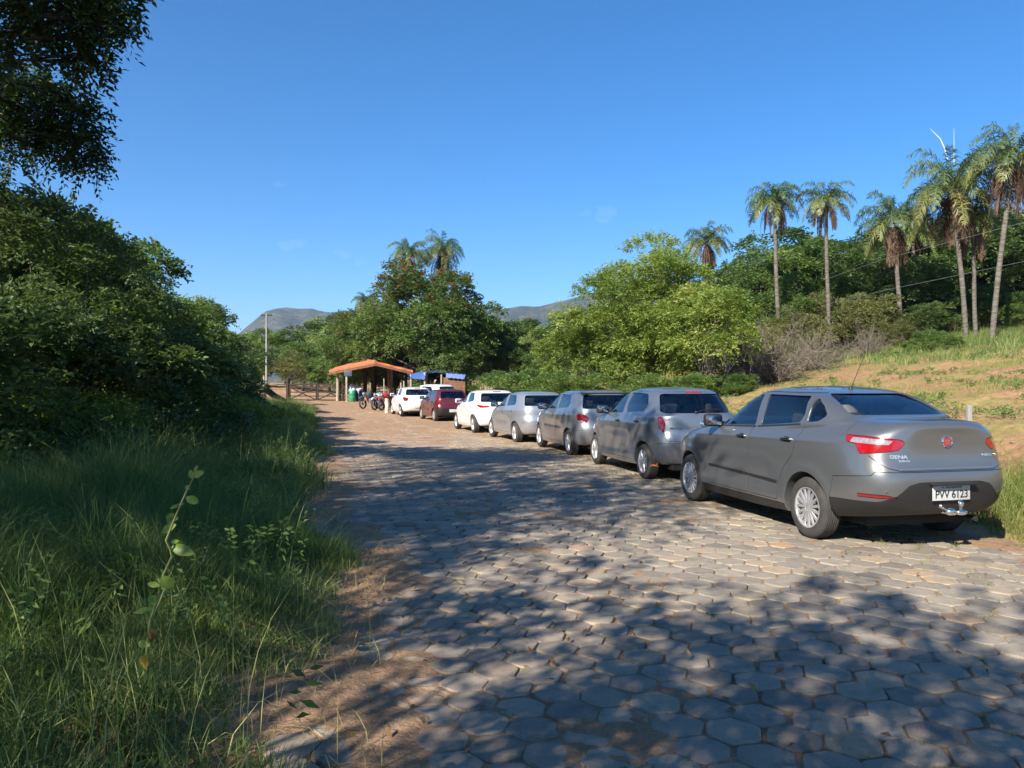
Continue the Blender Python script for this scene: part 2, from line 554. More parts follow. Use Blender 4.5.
def build_car(name, spec, mats, label, cat='car', group=None, detail=True):
    root = empty(name, (0, 0, 0)); tag(root, label, cat, group)
    V, F = body_solid(spec, spec.get('nh', 44), spec.get('per', 3))
    O = solid_mesh(V, F)
    sk = skin_bvh(O); bvh = sk[0]
    tmpm = py_mesh('t', V, F, []); VN = np.zeros(len(V)*3, np.float32); tmpm.vertices.foreach_get('normal', VN); VN = VN.reshape(-1, 3).astype(float)
    wb, wr = spec['wb'], spec['wr']
    # cabin hollow
    Vi, Fi = body_solid(spec, spec.get('nh', 44), spec.get('per', 3), inset=.042)
    Cv = solid_mesh(Vi, Fi)
    cab = prism([(spec['cab0'], .34), (spec['cab1'], .34), (spec['cab1'], .80), (spec['cowl'], spec.get('cowlz', .93)), (spec['cowl'], 1.8), (spec['cab0']-.4, 1.8), (spec['cab0']-.4, .80), (spec['cab0'], .75)], 'y', -1.1, 1.1)
    ops = [('INTERSECT', cab)]
    for wx in (0, wb):
        c = [(wx+(wr+.10)*math.cos(2*math.pi*k/20), wr+(wr+.10)*math.sin(2*math.pi*k/20)) for k in range(20)]
        for s in (1, -1): ops.append(('DIFFERENCE', prism(c, 'y', min(s*.50, s*1.2), max(s*.50, s*1.2))))
    Cv = csg(Cv, ops)
    Cv.materials.clear()
    ar = spec.get('arch', wr+.045)
    wells = []
    for wx in (0, wb):
        c = [(wx+ar*math.cos(2*math.pi*k/40), wr+.01+ar*math.sin(2*math.pi*k/40)) for k in range(40)]
        for s in (1, -1): wells.append(prism(c, 'y', min(s*.53, s*1.2), max(s*.53, s*1.2)))
    wins = {}
    S = spec
    cutters = []
    for key, (P, side) in S['side_windows'].items():
        P = round_poly(P, S.get('wround', .035))
        wins[key] = (P, side)
        for s in (1, -1): cutters.append(prism(P, 'y', min(s*.35, s*1.2), max(s*.35, s*1.2)))
    ws = round_poly(S['windshield'], .05); rw = round_poly(S['rear_window'], .06)
    cutters.append(prism(ws, 'x', S['wsx'], 4.2)); cutters.append(prism(rw, 'x', -2.2, S['rwx']))
    shell = csg(O, [('DIFFERENCE', Cv)]+[('DIFFERENCE', c) for c in wells]+[('DIFFERENCE', c) for c in cutters])
    g = .0055
    def carve(shell, P, axis, lo, hi, P2=None, rnd=.03, gap=g):
        "take a panel out of the shell; returns the shell and the panel (a hair smaller)"
        P = round_poly(P, rnd) if rnd else P
        def mk(dl):
            return prism(inset_poly(P, dl), axis, lo, hi)
        big, small = mk(-gap*.5), mk(gap*.5)
        if P2 is not None:
            Q = round_poly(P2, .012)
            big = csg(big, [('INTERSECT', prism(inset_poly(Q, -gap*.5), 'y', -1.3, 1.3))])
            small = csg(small, [('INTERSECT', prism(inset_poly(Q, gap*.5), 'y', -1.3, 1.3))])
            for q in (big, small): q.materials.clear()
        panel = csg(shell.copy(), [('INTERSECT', small)])
        rest = csg(shell, [('DIFFERENCE', big)])
        return rest, panel
    paint = [mats['paint'], mats['dark']]
    panels = []
    # lamps first (they run across the panel lines)
    for (nm, P, side, mt, axis_lo, axis_hi, both, sub) in S['lamps']:
        for s in ((1, -1) if both else (1,)):
            PP = [(p[0]*s, p[1]) for p in P]
            shell, lamp = carve(shell, PP, 'x', axis_lo, axis_hi, side, rnd=.02)
            if sub:
                sn, SP, sside, smt = sub
                SPP = [(p[0]*s, p[1]) for p in SP]
                lamp, inner = carve(lamp, SPP, 'x', axis_lo, axis_hi, sside, rnd=.012, gap=.0008)
            lo_ = link(nm, finish(lamp, [mats[mt], mats['dark']], sk), root)
            if sub: link(sn, finish(inner, [mats[smt], mats['dark']], sk), lo_)
    # tailgate / boot lid
    nm, P, side = S['tailgate']
    shell, tg = carve(shell, P, 'x', -2.2, S['wsx']-.3, side)
    tgo = link(nm, finish(tg, paint, sk), root)
    # doors
    dobj = {}
    for key, P in S['doors'].items():
        for s in (1, -1):
            shell, d = carve(shell, P, 'y', min(s*.40, s*1.2), max(s*.40, s*1.2))
            dobj[key, s] = link('door', finish(d, paint, sk), root)
    # bumpers
    for (nm, P, mt, cutx) in S['bumpers']:
        shell, b = carve(shell, P, 'y', -1.3, 1.3, rnd=0)
        low = None
        bo = None
        if cutx:
            b, low = carve(b, cutx[0], 'x', -2.5, 4.5, rnd=.02, gap=.001)
            bo = link(nm, finish(b, [mats[mt], mats['dark']], sk), root)
            link(cutx[1], finish(low, [mats[cutx[2]], mats['dark']], sk), bo)
        else:
            bo = link(nm, finish(b, [mats[mt], mats['dark']], sk), root)
    if S.get('sill'):
        shell, b = carve(shell, S['sill'], 'y', -1.3, 1.3, rnd=0)
        link('sill', finish(b, [mats['plastic'], mats['dark']], sk), root)
    body = link('body', finish(shell, paint, sk), root)
    # glass
    for key, (P, side) in wins.items():
        for s in (1, -1):
            gv, gf = glass_sheet(V, F, P, 'side', lambda c, s=s: c[1]*s > .3, VN=VN)
            par = dobj.get((side, s), root)
            me = py_mesh('window_glass', gv, gf, [mats['glass']]); me.polygons.foreach_set('use_smooth', [True]*len(me.polygons))
            link('window_glass', me, par)
    gv, gf = glass_sheet(V, F, ws, 'rear', lambda c: c[0] > S['wsx'], VN=VN)
    me = py_mesh('windscreen', gv, gf, [mats['glass_front']]); me.polygons.foreach_set('use_smooth', [True]*len(me.polygons)); link('windscreen', me, root)
    gv, gf = glass_sheet(V, F, rw, 'rear', lambda c: c[0] < S['rwx'] and c[2] > .95, VN=VN)
    me = py_mesh('rear_window', gv, gf, [mats['glass_rear']]); me.polygons.foreach_set('use_smooth', [True]*len(me.polygons))
    link('rear_window', me, root if S.get('sedan') else tgo)
    # wheels
    for wx in (0, wb):
        for s in (1, -1):
            make_wheel(root, wx, s*(S['track']), wr, s, mats, S['rim'], S.get('tyre_w', .185))
    # interior
    make_seat(root, wb*.42, .36, mats['seat']); make_seat(root, wb*.42, -.36, mats['seat'])
    make_seat(root, S.get('rear_seat', .12)+.0, 0, mats['seat'], 1.18, [.38, -.38], cushion_z=.46)
    m = MB(); m.box((S['cowl']-.16, 0, .84), (.40, 1.30, .22), 0, None, .06); m.build('dashboard', [mats['plastic']], root)
    m = MB()
    T = Matrix.Translation((S['cowl']-.45, .36, .86)) @ Matrix.Rotation(math.pi/2-.45, 4, 'Z').inverted() if False else Matrix.Translation((S['cowl']-.45, .36, .86)) @ Matrix.Rotation(-math.pi/2, 4, 'Z') @ Matrix.Rotation(.4, 4, 'X')
    m.lathe([(.18, -.012), (.195, 0), (.18, .012), (.168, 0)], 24, 0, T, close=True); m.box((0, 0, 0), (.33, .02, .05)) if False else None
    m.tube([(S['cowl']-.45, .36, .86), (S['cowl']-.2, .36, .78)], .03, 8); m.build('steering_wheel', [mats['plastic']], root)
    m = MB(); m.box((S['wsx']+.12, 0, S['H']-.155), (.03, .22, .06), 0, None, .012); m.build('rear_view_mirror', [mats['plastic']], root)
    # handles
    for (key, hx, hz) in S['handles']:
        for s in (1, -1):
            h, nor, i, d = bvh.ray_cast(Vector((hx, s*1.6, hz)), Vector((0, -s, 0)))
            m = MB(); m.ell((hx, h.y-s*.001, hz), (.075, .010, .030), 1)
            m.box((hx, h.y+s*.022, hz+.004), (.17, .018, .024), 0, None, .008)
            for q in (-.07, .07): m.box((hx+q, h.y+s*.008, hz+.004), (.022, .03, .02), 0, None, .004)
            m.build('handle', [mats[S.get('handle_mat', 'paint')], mats['dark']], dobj[key, s])
    # mirrors
    mx, mz = S['mirror']
    for s in (1, -1):
        h, nor, i, d = bvh.ray_cast(Vector((mx, s*1.6, mz)), Vector((0, -s, 0)))
        y0 = h.y if h else s*.72
        m = MB()
        m.tube([(mx+.02, y0-s*.02, mz-.02), (mx+.0, y0+s*.08, mz-.01)], [.045, .03], 10, 0)
        m.box((mx+.005, y0+s*.145, mz+.04), (.115, .225, .155), 0, Matrix.Rotation(s*-.12, 3, 'Z'), .048)
        mo = m.build('side_mirror', [mats[S.get('mirror_mat', 'plastic')]], root, smooth=60)
        m = MB(); m.box((mx-.052, y0+s*.145, mz+.04), (.008, .165, .105), 0, Matrix.Rotation(s*-.12, 3, 'Z'), .003); m.build('mirror_glass', [mats['mirror']], mo, smooth=30)
    for (pts, hw, th, mt, nm, par) in S.get('strips', []):
        for s in (1, -1):
            strip(bvh, pts, 'side', s, hw, th, nm, mats[mt], dobj.get((par, s), root))
    for (pts, hw, th, mt, nm) in S.get('rear_strips', []):
        strip(bvh, pts, 'rear', 1, hw, th, nm, mats[mt], tgo)
    # under-body
    m = MB(); m.box((wb/2, 0, .235), (wb+.9, .98, .12), 0, None, .03)
    m.tube([(S['rows'][3][2]+.12, -.42, .27), (.6, -.42, .25)], .025, 10, 0)
    m.tube([(0, -.6, wr), (0, .6, wr)], .035, 10); m.build('underbody', [mats['dark']], root)
    # plate
    pz, pw, ph = S['plate']
    h, nor, i, d = bvh.ray_cast(Vector((-2.5, 0, pz)), Vector((1, 0, 0)))
    px_ = h.x-.012
    m = MB(); m.box((px_, 0, pz), (.008, pw, ph), 0, None, .003)
    po = m.build('number_plate', [mats['plate']], root)
    return root, bvh, tgo, px_
# ------------------------------------------------------------------ car materials
def glassmat(name, tint, refl=1.0, extra=.04):
    m, nt, out = mat(name)
    tr = N(nt, 'ShaderNodeBsdfTransparent'); tr.inputs[0].default_value = (*tint, 1)
    gl = N(nt, 'ShaderNodeBsdfGlossy'); gl.inputs['Roughness'].default_value = .0; gl.inputs[0].default_value = (.95, .97, 1, 1)
    fr = N(nt, 'ShaderNodeFresnel'); fr.inputs[0].default_value = 1.52
    ma = N(nt, 'ShaderNodeMath', operation='MULTIPLY_ADD'); nt.links.new(fr.outputs[0], ma.inputs[0]); ma.inputs[1].default_value = 1.3*refl; ma.inputs[2].default_value = extra
    ma.use_clamp = True
    mx = N(nt, 'ShaderNodeMixShader'); nt.links.new(ma.outputs[0], mx.inputs[0]); nt.links.new(tr.outputs[0], mx.inputs[1]); nt.links.new(gl.outputs[0], mx.inputs[2])
    nt.links.new(mx.outputs[0], out.inputs[0]); return m
def paintmat(name, col, metal=.55, rough=.36, dust=.35, coat=1.0):
    m, nt, out = mat(name)
    p = N(nt, 'ShaderNodeBsdfPrincipled')
    p.inputs['Metallic'].default_value = metal
    tc = N(nt, 'ShaderNodeTexCoord'); n = noise(nt, 3.2, 6, .65, tc.outputs['Object'])
    # road dust, thicker low on the body
    sp = N(nt, 'ShaderNodeSeparateXYZ'); nt.links.new(tc.outputs['Object'], sp.inputs[0])
    mr = N(nt, 'ShaderNodeMapRange'); nt.links.new(sp.outputs['Z'], mr.inputs[0]); mr.inputs[1].default_value = .15; mr.inputs[2].default_value = .8
    mr.inputs[3].default_value = 1.0; mr.inputs[4].default_value = .12
    mu = N(nt, 'ShaderNodeMath', operation='MULTIPLY'); nt.links.new(mr.outputs[0], mu.inputs[0]); nt.links.new(n.outputs[0], mu.inputs[1])
    mu2 = N(nt, 'ShaderNodeMath', operation='MULTIPLY'); nt.links.new(mu.outputs[0], mu2.inputs[0]); mu2.inputs[1].default_value = dust
    mx = N(nt, 'ShaderNodeMix', data_type='RGBA'); nt.links.new(mu2.outputs[0], mx.inputs[0])
    mx.inputs[6].default_value = (*col, 1); mx.inputs[7].default_value = (.36, .27, .19, 1)
    nt.links.new(mx.outputs[2], p.inputs['Base Color'])
    ra = N(nt, 'ShaderNodeMath', operation='ADD'); ra.inputs[0].default_value = rough; nt.links.new(mu2.outputs[0], ra.inputs[1])
    nt.links.new(ra.outputs[0], p.inputs['Roughness'])
    p.inputs['Coat Weight'].default_value = coat*.8; p.inputs['Coat Roughness'].default_value = .025
    nt.links.new(p.outputs[0], out.inputs[0]); return m
CM = {}
CM['dark'] = simple('black_void', (.012, .012, .012), .8)
CM['trim'] = simple('dull_trim', (.30, .30, .31), .35, .8)
CM['plastic'] = simple('black_plastic', (.015, .015, .016), .5, bump=.15, bscale=300)
CM['greyplastic'] = simple('grey_plastic', (.07, .07, .072), .5)
CM['tyre'] = simple('tyre_rubber', (.035, .033, .031), .85, var=.35, scale=9, bump=.2)
CM['alloy'] = simple('alloy_silver', (.62, .62, .63), .3, .75, var=.1)
CM['chrome'] = simple('chrome', (.82, .83, .84), .08, 1.0, var=.02)
CM['mirror'] = simple('mirror_silver', (.35, .37, .40), .06, 1.0, var=.02)
CM['glass'] = glassmat('side_glass', (.55, .59, .58), 1.0)
CM['glass_rear'] = glassmat('rear_glass', (.62, .65, .64), .8)
CM['glass_front'] = glassmat('front_glass', (.80, .84, .82), .8)
CM['glass_dark'] = glassmat('tinted_glass', (.07, .08, .08), 1.0)
CM['seat'] = simple('seat_cloth', (.045, .045, .05), .9)
CM['red_lens'] = simple('red_lens', (.27, .004, .008), .12, coat=1, var=.15, scale=25)
CM['dark_red_lens'] = simple('dark_red_lens', (.17, .007, .012), .12, coat=1, var=.15, scale=25)
CM['orange_lens'] = simple('orange_lens', (.75, .13, .015), .15, coat=1, var=.1)
CM['clear_lens'] = simple('clear_lens', (.26, .24, .26), .15, .2, coat=1, var=.3, scale=40)
CM['plate'] = simple('plate_grey', (.42, .43, .42), .5, var=.05)
CM['ink'] = simple('plate_ink', (.02, .02, .02), .5)
CM['badge_red'] = simple('badge_red', (.30, .02, .03), .25, coat=1)
CM['foam'] = simple('beige_cloth', (.40, .37, .31), .85)

# ------------------------------------------------------------------ saloon
SEDAN = dict(
 rows=[ # xf, zf, xr, zr, w, zs, nf, nr, cx
  [3.00, .22, -.70, .33, .70, .20, 4, 4, 1.2],
  [3.16, .20, -.80, .335, .785, .19, 4, 4.2, 1.2],
  [3.27, .27, -.865, .37, .825, .26, 4, 4.4, 1.2],
  [3.33, .40, -.905, .46, .838, .40, 4, 5.6, 1.2],
  [3.36, .55, -.93, .58, .848, .55, 4, 6, 1.2],
  [3.33, .68, -.925, .70, .852, .70, 4, 6, 1.2],
  [3.25, .78, -.895, .82, .847, .82, 4, 5.8, 1.2],
  [3.10, .85, -.885, .95, .838, .90, 4, 5.4, 1.2],
  [2.85, .915, -.89, 1.07, .826, .95, 4, 4.6, 1.2],
  [2.60, .96, -.895, 1.145, .812, .985, 4, 3.7, 1.2],
  [2.38, 1.0, -.84, 1.18, .797, 1.01, 4, 3.5, 1.18],
  [2.20, 1.025, -.66, 1.195, .782, 1.035, 4, 3.8, 1.15],
  [2.03, 1.055, -.42, 1.20, .768, 1.07, 4, 5.2, 1.1],
  [1.86, 1.15, -.24, 1.265, .738, 1.165, 4, 6, 1.05],
  [1.67, 1.26, -.05, 1.345, .70, 1.275, 4, 6.5, 1.0],
  [1.47, 1.365, .15, 1.415, .655, 1.37, 4, 6, .95],
  [1.28, 1.435, .32, 1.455, .605, 1.425, 3.6, 5, .9],
  [1.12, 1.465, .48, 1.478, .53, 1.462, 3.2, 3.4, .87],
  [1.00, 1.485, .60, 1.492, .40, 1.485, 3, 3, .85],
  [.92, 1.497, .72, 1.50, .20, 1.499, 2.6, 2.6, .85]],
 wb=2.51, wr=.302, track=.735, H=1.51, kr=2.3, cab0=-.1, cab1=2.1, cowl=1.95, sedan=True, nh=56, per=4, arch=.345,
 flare=.016, creases=[(.965, .028, .007, .016), (.36, 0, .010, .05)],
 side_windows={'front': ([(1.83, 1.035), (1.02, 1.065), (1.05, 1.405), (1.37, 1.395), (1.62, 1.25)], 'f'),
               'rear': ([(.93, 1.07), (.22, 1.13), (.17, 1.22), (.23, 1.40), (.96, 1.41)], 'r'),
               'quarter': ([(.13, 1.135), (-.05, 1.155), (-.12, 1.215), (-.01, 1.305), (.145, 1.385)], None)},
 windshield=[(.68, 1.07), (-.68, 1.07), (-.53, 1.405), (.53, 1.405)], wsx=1.1,
 rear_window=[(.545, 1.222), (-.545, 1.222), (-.445, 1.425), (.445, 1.425)], rwx=.45,
 lamps=[('tail_lamp', [(1.0, 1.062), (.70, 1.05), (.46, 1.02), (.43, .99), (.49, .93), (.70, .895), (1.0, .868)],
         [(-1.3, 1.09), (-.53, 1.068), (-.47, 1.045), (-.50, .995), (-.60, .975), (-.68, .86), (-1.3, .84)], 'red_lens', -2, -.2, True,
         ('clear_lens', [(1.0, 1.045), (.70, 1.032), (.53, 1.012), (.57, .972), (1.0, .985)], [(-1.3, 1.09), (-.56, 1.05), (-.54, .99), (-1.3, .95)], 'clear_lens')),
        ('reflector', [(.95, .535), (.62, .53), (.52, .505), (.60, .50), (.95, .505)], [(-1.3, .56), (-.66, .56), (-.66, .48), (-1.3, .48)], 'dark_red_lens', -2, -.2, True, None)],
 tailgate=('boot_lid', [(.715, 1.4), (.715, .90), (.68, .84), (.61, .775), (.50, .745), (-.50, .745), (-.61, .775), (-.68, .84), (-.715, .90), (-.715, 1.4)],
           [(-1.3, .70), (-1.3, 1.4), (-.44, 1.4), (-.44, 1.08), (-.60, .9), (-.6, .70)]),
 doors={'f': [(1.05, .31), (1.05, 1.44), (1.40, 1.425), (1.68, 1.26), (1.99, 1.03), (2.03, .75), (1.98, .31)],
        'r': [(1.045, .31), (.50, .31), (.47, .48), (.36, .66), (.22, .80), (.14, 1.08), (.16, 1.43), (1.045, 1.44)]},
 bumpers=[('rear_bumper', [(-1.2, .1), (-.345, .1), (-.345, .43), (-.40, .66), (-.78, .70), (-.80, .735), (-1.2, .735)], 'paint',
           ([(1.0, .20), (1.0, .455), (.66, .465), (.54, .52), (.43, .62), (.32, .645), (-.32, .645), (-.43, .62), (-.54, .52), (-.66, .465), (-1.0, .455), (-1.0, .20)], 'bumper_insert', 'plastic')),
          ('front_bumper', [(3.8, .1), (2.86, .1), (2.86, .60), (3.3, .66), (3.8, .66)], 'paint', None)],
 sill=[(.36, .1), (.36, .285), (2.15, .285), (2.15, .1)],
 handles=[('f', 1.20, .935), ('r', .33, .955)], handle_mat='chrome', mirror=(1.80, 1.045), mirror_mat='plastic',
 rim=dict(spokes=15, w0=.026, w1=.036), plate=(.545, .40, .13),
 strips=[([(1.06, .515), (1.96, .535)], .014, .010, 'plastic', 'side_moulding', 'f'), ([(.49, .50), (1.04, .515)], .014, .010, 'plastic', 'side_moulding', 'r'),
         ([(1.0, 1.052), (1.86, 1.020)], .008, .006, 'plastic', 'window_seal', 'f'), ([(.2, 1.115), (.96, 1.055)], .008, .006, 'plastic', 'window_seal', 'r')],
 rear_strips=[([(-.49, .762), (.49, .762)], .0055, .005, 'trim', 'trim_strip')])

# ------------------------------------------------------------------ hatchbacks
HROWS = [
 [2.90, .22, -.40, .27, .70, .20, 4, 4.2, 1.15],
 [3.02, .20, -.50, .275, .775, .195, 4, 4.4, 1.15],
 [3.12, .27, -.56, .33, .80, .27, 4, 4.6, 1.15],
 [3.16, .42, -.60, .45, .815, .42, 4, 4.8, 1.15],
 [3.18, .55, -.62, .58, .825, .56, 4, 4.8, 1.15],
 [3.14, .68, -.605, .69, .83, .70, 4, 4.8, 1.15],
 [3.05, .79, -.565, .79, .827, .81, 4, 4.8, 1.15],
 [2.88, .87, -.56, .88, .818, .89, 4, 4.8, 1.15],
 [2.65, .94, -.555, .97, .803, .95, 4, 4.8, 1.15],
 [2.42, .99, -.55, 1.04, .787, 1.0, 4, 4.8, 1.12],
 [2.20, 1.03, -.53, 1.10, .767, 1.05, 4, 4.8, 1.1],
 [1.95, 1.15, -.48, 1.20, .735, 1.16, 4, 4.8, 1.0],
 [1.70, 1.27, -.42, 1.29, .70, 1.27, 4, 4.6, .9],
 [1.48, 1.36, -.37, 1.375, .66, 1.36, 4, 4.4, .8],
 [1.28, 1.425, -.30, 1.435, .61, 1.42, 3.6, 4, .7],
 [1.10, 1.46, -.16, 1.472, .54, 1.458, 3.2, 3.6, .65],
 [.95, 1.48, .10, 1.488, .42, 1.481, 3, 3, .6],
 [.80, 1.492, .35, 1.496, .22, 1.494, 2.6, 2.6, .6]]
def hatch(L, Wd, H, wb, wr, rear, rake=0.0, rows=HROWS, tumble=1.0, sq=0.0, lift=0.0, **kw):
    fo = L-wb-rear
    def mx(x):
        if x > 2.45: return wb+(x-2.45)*fo/.73
        if x < 0: return x*rear/.62
        return x*wb/2.45
    def mz(z): return z*H/1.50
    sy = Wd/1.66
    out = []
    for r in rows:
        xf, zf, xr, zr, w, zs, nf, nr, cx = r
        xr2 = mx(xr) + rake*max(0, zr-.95)
        if xr2 > mx(cx)-.15: xr2 = mx(cx)-.15
        ww = w*sy
        if zs > 1.05: ww = ww + (Wd/2*.92-ww)*(1-tumble)*(1 if zs < 1.43 else .4)
        out.append([mx(xf), mz(zf), xr2, mz(zr), ww, mz(zs), nf+sq, nr+sq, mx(cx)])
    def T(P): return [(mx(x)+(rake*.8*max(0, z-.95) if x < .25 else 0), mz(z)) for x, z in P]
    def Y(P): return [(y*sy, mz(z)) for y, z in P]
    four = kw.pop('four', True)
    d = dict(rows=out, wb=wb, wr=wr, track=Wd/2-.115, H=H, cab0=-.32, cab1=wb*.84, cowl=mx(1.98), cowlz=.93*H/1.5, nh=44, per=3,
      arch=wr+.042, flare=.015, creases=[(.90, 0.01, .007, .02), (.36, 0, .010, .05)],
      side_windows={'front': (T([(1.86, 1.02), (1.02, 1.045), (1.04, 1.39), (1.34, 1.385), (1.60, 1.24)]), 'f')},
      windshield=Y([(.67, 1.05), (-.67, 1.05), (-.53, 1.40), (.53, 1.40)]), wsx=mx(1.15),
      rear_window=Y([(.62, 1.08), (-.62, 1.08), (-.53, 1.385), (.53, 1.385)]), rwx=.2,
      lamps=[], tailgate=('tailgate', Y([(.655, .90), (.60, .64), (-.60, .64), (-.655, .90), (-.66, 1.08), (-.575, 1.425), (.575, 1.425), (.66, 1.08)]),
                 [(-1.5, .5), (-1.5, 1.7), (mx(-.10), 1.7), (mx(-.10), .5)]),
      doors={}, bumpers=[], handles=[], mirror=(mx(1.80), mz(1.04)), mirror_mat='plastic',
      rim=dict(spokes=7, w0=.05, w1=.06), plate=(mz(.50), .40, .13), rear_seat=.18)
    d['doors']['f'] = T([(.965, .28), (.965, 1.43), (1.36, 1.42), (1.66, 1.25), (1.97, 1.02), (2.0, .75), (1.95, .28)])
    if four:
        d['side_windows']['rear'] = (T([(.90, 1.05), (.14, 1.095), (.05, 1.18), (.17, 1.355), (.30, 1.385), (.92, 1.395)]), 'r')
        d['doors']['r'] = T([(.96, .28), (.44, .28), (.42, .42), (.36, .60), (.12, .86), (-.03, 1.1), (.06, 1.32), (.24, 1.42), (.96, 1.43)])
        d['handles'] = [('f', mx(1.12), mz(.90)), ('r', mx(.26), mz(.92))]
    else:
        d['side_windows']['rear'] = (T([(.88, 1.05), (.22, 1.09), (.10, 1.18), (.22, 1.37), (.90, 1.39)]), None)
        d['doors']['f'] = T([(.92, .28), (.92, 1.43), (1.36, 1.42), (1.66, 1.25), (1.97, 1.02), (2.0, .75), (1.95, .28)])
        d['handles'] = [('f', mx(1.08), mz(.90))]
    rb = mx(-.62)-.3
    d['bumpers'] = [('rear_bumper', [(rb, .1), (-wr-.045, .1), (-wr-.045, .42), (-wr-.10, mz(.60)), (rb, mz(.625))], 'paint', None),
                    ('front_bumper', [(4.5, .1), (wb+wr+.045, .1), (wb+wr+.045, .56), (4.5, .64)], 'paint', None)]
    d.update(kw)
    return d
def L_(nm, P, side, mt, sub=None): return (nm, P, side, mt, -2.2, -.02, True, sub)

# headlamps and grille, the same way on every car (seen only from ahead)
FRONT = dict(head=[(1.0, .80), (.60, .755), (.46, .70), (.50, .64), (1.0, .66)])
def add_front(S):
    x1 = S['rows'][4][0]; k = S['rows'][4][5]/.55 if S.get('sedan') else S['H']/1.5
    fr = 'clear_lens'
    P = [(y, z*k-.02) for y, z in FRONT['head']]
    S['lamps'] = S['lamps']+[('headlamp', P, [(x1-.42, .50), (x1+.4, .50), (x1+.4, .9), (x1-.36, .86)], fr, 1.5, 4.6, True, None),
        ('grille', [(.42, .66*k), (.40, .58*k), (-.40, .58*k), (-.42, .66*k)], None, 'plastic', 2.2, 4.6, False, None),
        ('air_intake', [(.55, .40*k), (.60, .28*k), (-.60, .28*k), (-.55, .40*k)], None, 'plastic', 2.2, 4.6, False, None)]
add_front(SEDAN)
def boxside(x0, z0, z1): return [(-1.6, z0), (x0, z0), (x0, z1), (-1.6, z1)]
MROWS = [list(r) for r in HROWS]
for r_, (zr_, nr_, w_) in zip(MROWS[10:], [(1.09, 4.0, .76), (1.19, 3.8, .72), (1.275, 3.6, .675), (1.345, 3.5, .63), (1.395, 3.4, .575), (1.435, 3.3, .50), (1.468, 3, .38), (1.49, 2.6, .20)]):
    r_[3], r_[7], r_[4] = zr_, nr_, w_
MARCH = hatch(3.78, 1.665, 1.525, 2.45, .290, .60, rake=.10, kr=2.0, rows=MROWS,
  lamps=[L_('tail_lamp', [(1.0, 1.06), (.72, 1.06), (.625, 1.03), (.60, .92), (.62, .80), (.68, .755), (1.0, .765)], [(-1.6, 1.1), (-.40, 1.07), (-.33, 1.02), (-.36, .88), (-.44, .76), (-1.6, .74)], 'dark_red_lens',
         ('clear_lens', [(.80, .93), (.69, .93), (.68, .84), (.80, .84)], None, 'clear_lens'))],
  mirror_mat='plastic', handle_mat='plastic')
GOL = hatch(3.90, 1.656, 1.464, 2.465, .290, .66, rake=.10, sq=.6, four=True,
  lamps=[L_('tail_lamp', [(1.0, .95), (.72, .95), (.56, .91), (.50, .85), (.55, .75), (.72, .72), (1.0, .74)], [(-1.6, 1.0), (-.42, .96), (-.36, .90), (-.44, .75), (-1.6, .70)], 'dark_red_lens',
         ('clear_lens', [(1.0, .80), (.62, .80), (.60, .755), (1.0, .755)], None, 'clear_lens'))],
  strips=[([(1.0, .60), (1.9, .60)], .025, .010, 'greyplastic', 'side_moulding', 'f'), ([(.5, .60), (.94, .60)], .025, .010, 'greyplastic', 'side_moulding', 'r')])
CELTA = hatch(3.79, 1.64, 1.43, 2.443, .283, .62, rake=.22, sq=-.3,
  lamps=[L_('tail_lamp', [(1.0, 1.0), (.74, 1.0), (.655, .96), (.64, .80), (.67, .68), (1.0, .70)], [(-1.6, 1.05), (-.46, 1.02), (-.38, .96), (-.44, .80), (-.50, .68), (-1.6, .66)], 'red_lens',
         ('orange_lens', [(1.0, .93), (.70, .93), (.70, .77), (1.0, .77)], None, 'orange_lens'))], handle_mat='paint')
HB = hatch(3.90, 1.68, 1.47, 2.50, .300, .64, rake=.38, sq=-.4,
  lamps=[L_('tail_lamp', [(1.0, 1.03), (.62, .955), (.36, .93), (.40, .885), (.66, .86), (1.0, .84)], [(-1.6, 1.03), (-.22, 1.02), (-.12, .985), (-.40, .87), (-1.6, .84)], 'red_lens')],
  handle_mat='paint', mirror_mat='paint')
UNO = hatch(3.69, 1.56, 1.44, 2.361, .275, .63, rake=.10, sq=3.5, tumble=.75, handle_mat='plastic',
  lamps=[L_('tail_lamp', [(1.0, .96), (.60, .96), (.60, .70), (1.0, .70)], boxside(-.50, .66, .98), 'red_lens')], rim=dict(spokes=5, w0=.08, w1=.10))
for b in UNO['bumpers']: pass
UNO['bumpers'] = [(n, P, 'plastic', c) for (n, P, m_, c) in UNO['bumpers']]
ONIX = hatch(3.93, 1.70, 1.49, 2.528, .300, .66, rake=.16, sq=.3,
  lamps=[L_('tail_lamp', [(1.0, .99), (.66, .98), (.50, .94), (.53, .80), (.70, .74), (1.0, .76)], [(-1.6, 1.02), (-.36, 1.0), (-.30, .94), (-.44, .78), (-1.6, .74)], 'dark_red_lens')],
  handle_mat='paint', mirror_mat='paint')
for S_ in (MARCH, GOL, CELTA, HB, UNO, ONIX): add_front(S_)
for S_ in (HB, UNO, ONIX): S_['nh'] = 34; S_['per'] = 2
